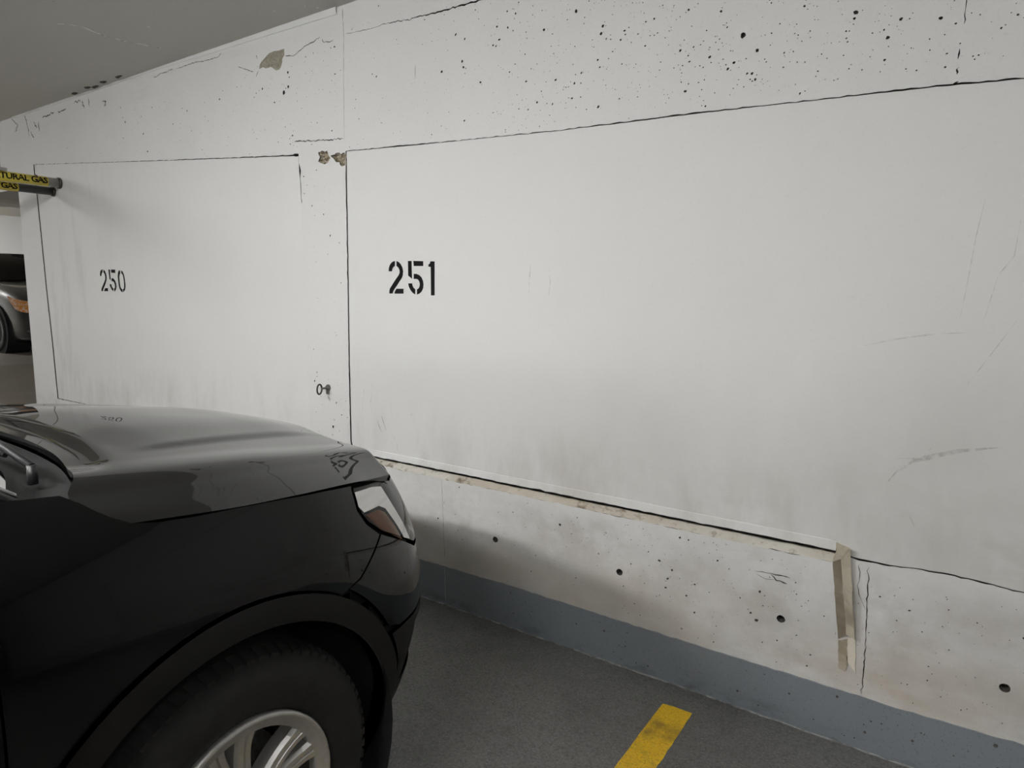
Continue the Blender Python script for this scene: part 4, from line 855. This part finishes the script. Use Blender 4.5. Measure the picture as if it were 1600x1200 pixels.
# stations along the car (x forward): x, half width, sill z, deck z
ST = [(.90, .42, .30, .56), (.86, .66, .22, .66), (.74, .79, .19, .75), (.5, .85, .18, .84), (.1, .875, .18, .93), (-.45, .88, .18, 1.0), (-1.2, .885, .18, 1.02), (-2.2, .885, .18, 1.03), (-2.9, .87, .2, 1.04), (-3.3, .82, .24, 1.03), (-3.55, .74, .3, .95), (-3.62, .5, .4, .8)]
R_ = []
for x, hw, z0, z1 in ST:
    h = z1-z0; L = [(0, z1+.02), (hw*.55, z1+.012), (hw*.84, z1-.015), (hw*.95, z1-h*.12), (hw, z1-h*.33), (hw*.995, z0+h*.35), (hw*.96, z0+.03), (hw*.8, z0)]
    R_.append([(x, -a, b) for a, b in L[::-1]]+[(x, a, b) for a, b in L[1:]])
body = patch('body', R_, M['silver'], sed, 5)
GH = [[(-.35, 0, 1.03), (-.38, .55, 1.02), (-.5, .76, 1.0)], [(-.85, 0, 1.30), (-.88, .5, 1.285), (-.95, .66, 1.22)], [(-1.25, 0, 1.44), (-1.27, .46, 1.43), (-1.3, .60, 1.39)]]
gm = lambda L: [(x, -y, z) for x, y, z in L[:0:-1]]+L
patch('windscreen', [gm(q) for q in GH], M['glass_dark'], sed, 6)
patch('roof', [gm(q) for q in (GH[2], [(-1.8, 0, 1.47), (-1.8, .47, 1.46), (-1.8, .61, 1.41)], [(-2.4, 0, 1.43), (-2.4, .45, 1.42), (-2.4, .6, 1.38)])], M['silver'], sed, 6)
patch('rear_window', [gm(q) for q in ([(-2.4, 0, 1.43), (-2.4, .45, 1.42), (-2.4, .6, 1.38)], [(-2.75, 0, 1.25), (-2.75, .5, 1.24), (-2.72, .68, 1.2)], [(-3.05, 0, 1.06), (-3.05, .55, 1.05), (-3.0, .78, 1.02)])], M['glass_dark'], sed, 6)
for s in (1, -1):
    patch('side_window', [[(-.95, .665*s, 1.22), (-1.3, .605*s, 1.39), (-1.8, .615*s, 1.41), (-2.4, .605*s, 1.38), (-2.72, .685*s, 1.2)], [(-.5, .79*s, 1.0), (-1.2, .81*s, 1.02), (-1.8, .81*s, 1.03), (-2.4, .81*s, 1.03), (-3.0, .79*s, 1.02)]], M['glass_dark'], sed, 5)
    bm = bmesh.new(); tube(bm, [(-.46, .775*s, 1.0), (-.95, .665*s, 1.23), (-1.3, .605*s, 1.40), (-1.8, .615*s, 1.42), (-2.4, .605*s, 1.39), (-3.0, .77*s, 1.03)], .03, 8); bmo('pillar', bm, M['silver'], sed, True)
    bm = bmesh.new(); bmesh.ops.create_uvsphere(bm, u_segments=16, v_segments=10, radius=1)
    for vt in bm.verts: vt.co = Vector((vt.co.x*.06-.72, vt.co.y*.10+.93*s, vt.co.z*.07+1.07))
    bmo('mirror', bm, M['silver'], sed, True)
    # lamp wrapped around the front corner
    hl_ = patch('headlight', [[(.885, .50*s, .695), (.83, .68*s, .715), (.68, .815*s, .745), (.40, .872*s, .80)], [(.915, .50*s, .625), (.87, .69*s, .63), (.72, .825*s, .65), (.50, .868*s, .70)], [(.915, .50*s, .56), (.87, .69*s, .57), (.74, .82*s, .585), (.60, .858*s, .62)]], M['orange'], sed, 5)
    bm = bmesh.new(); box(bm, -3.64, -3.3, min(.5*s, .84*s), max(.5*s, .84*s), .72, .90, 0, .03); bmo('tail_light', bm, bpy.data.materials['red_tail_lamp'], sed)
bm = bmesh.new(); box(bm, .80, .925, -.36, .36, .26, .42, 0, .02); box(bm, .84, .93, -.34, .34, .52, .62, 0, .01); bmo('grille', bm, M['plastic'], sed)
bm = bmesh.new(); box(bm, .55, .90, -.80, .80, .30, .34, 0, .012); bmo('bumper_strip', bm, M['plastic'], sed)
for x, s in ((.02, 1), (.02, -1), (-2.68, 1), (-2.68, -1)):
    bm = bmesh.new(); n = 24
    r0 = [bm.verts.new((x+.37*math.cos(a), .893*s, .31+.37*math.sin(a))) for a in np.linspace(0, math.pi*2, n, endpoint=False)]; r1 = [bm.verts.new((v_.co.x, .60*s, v_.co.z)) for v_ in r0]
    bm.faces.new(r0 if s < 0 else r0[::-1])
    for i in range(n): bm.faces.new((r0[i], r0[(i+1) % n], r1[(i+1) % n], r1[i]))
    bmo('wheel_arch', bm, M['liner'], sed)
    c = copy_tree(wheel, sed); c.location = (x, .895*s, .315); c.rotation_euler = (0, 0, math.pi/2 if s > 0 else -math.pi/2); c.scale = (.88, .88, .88)

# ------------------------------------------------------------------ fluorescent fixtures
M['enamel'] = mat('white_enamel', (.75, .75, .73), .4)
for i, (x, y, z, st) in enumerate(LAMPS):
    tm = M.get('tube%d' % st) or mat('lit_tube_%d' % st, (.9, .9, .88), .4, emis=(TUBE_COL, st)); M['tube%d' % st] = tm
    lr = empty('fluorescent_light', (x, y, z)); tag(lr, 'white two tube fluorescent strip light '+LAMP_AT[i], 'light', 'fluorescent ceiling lights')
    bm = bmesh.new(); box(bm, -.62, .62, -.075, .075, -.06, 0, 0, .008); box(bm, -.62, -.60, -.07, .07, -.10, -.06); box(bm, .60, .62, -.07, .07, -.10, -.06); bmo('housing', bm, M['enamel'], lr)
    for yy in (-.04, .04):
        bm = bmesh.new(); tube(bm, [(-.6, yy, -.085), (.6, yy, -.085)], .0165, 10); bmo('tube', bm, tm, lr)
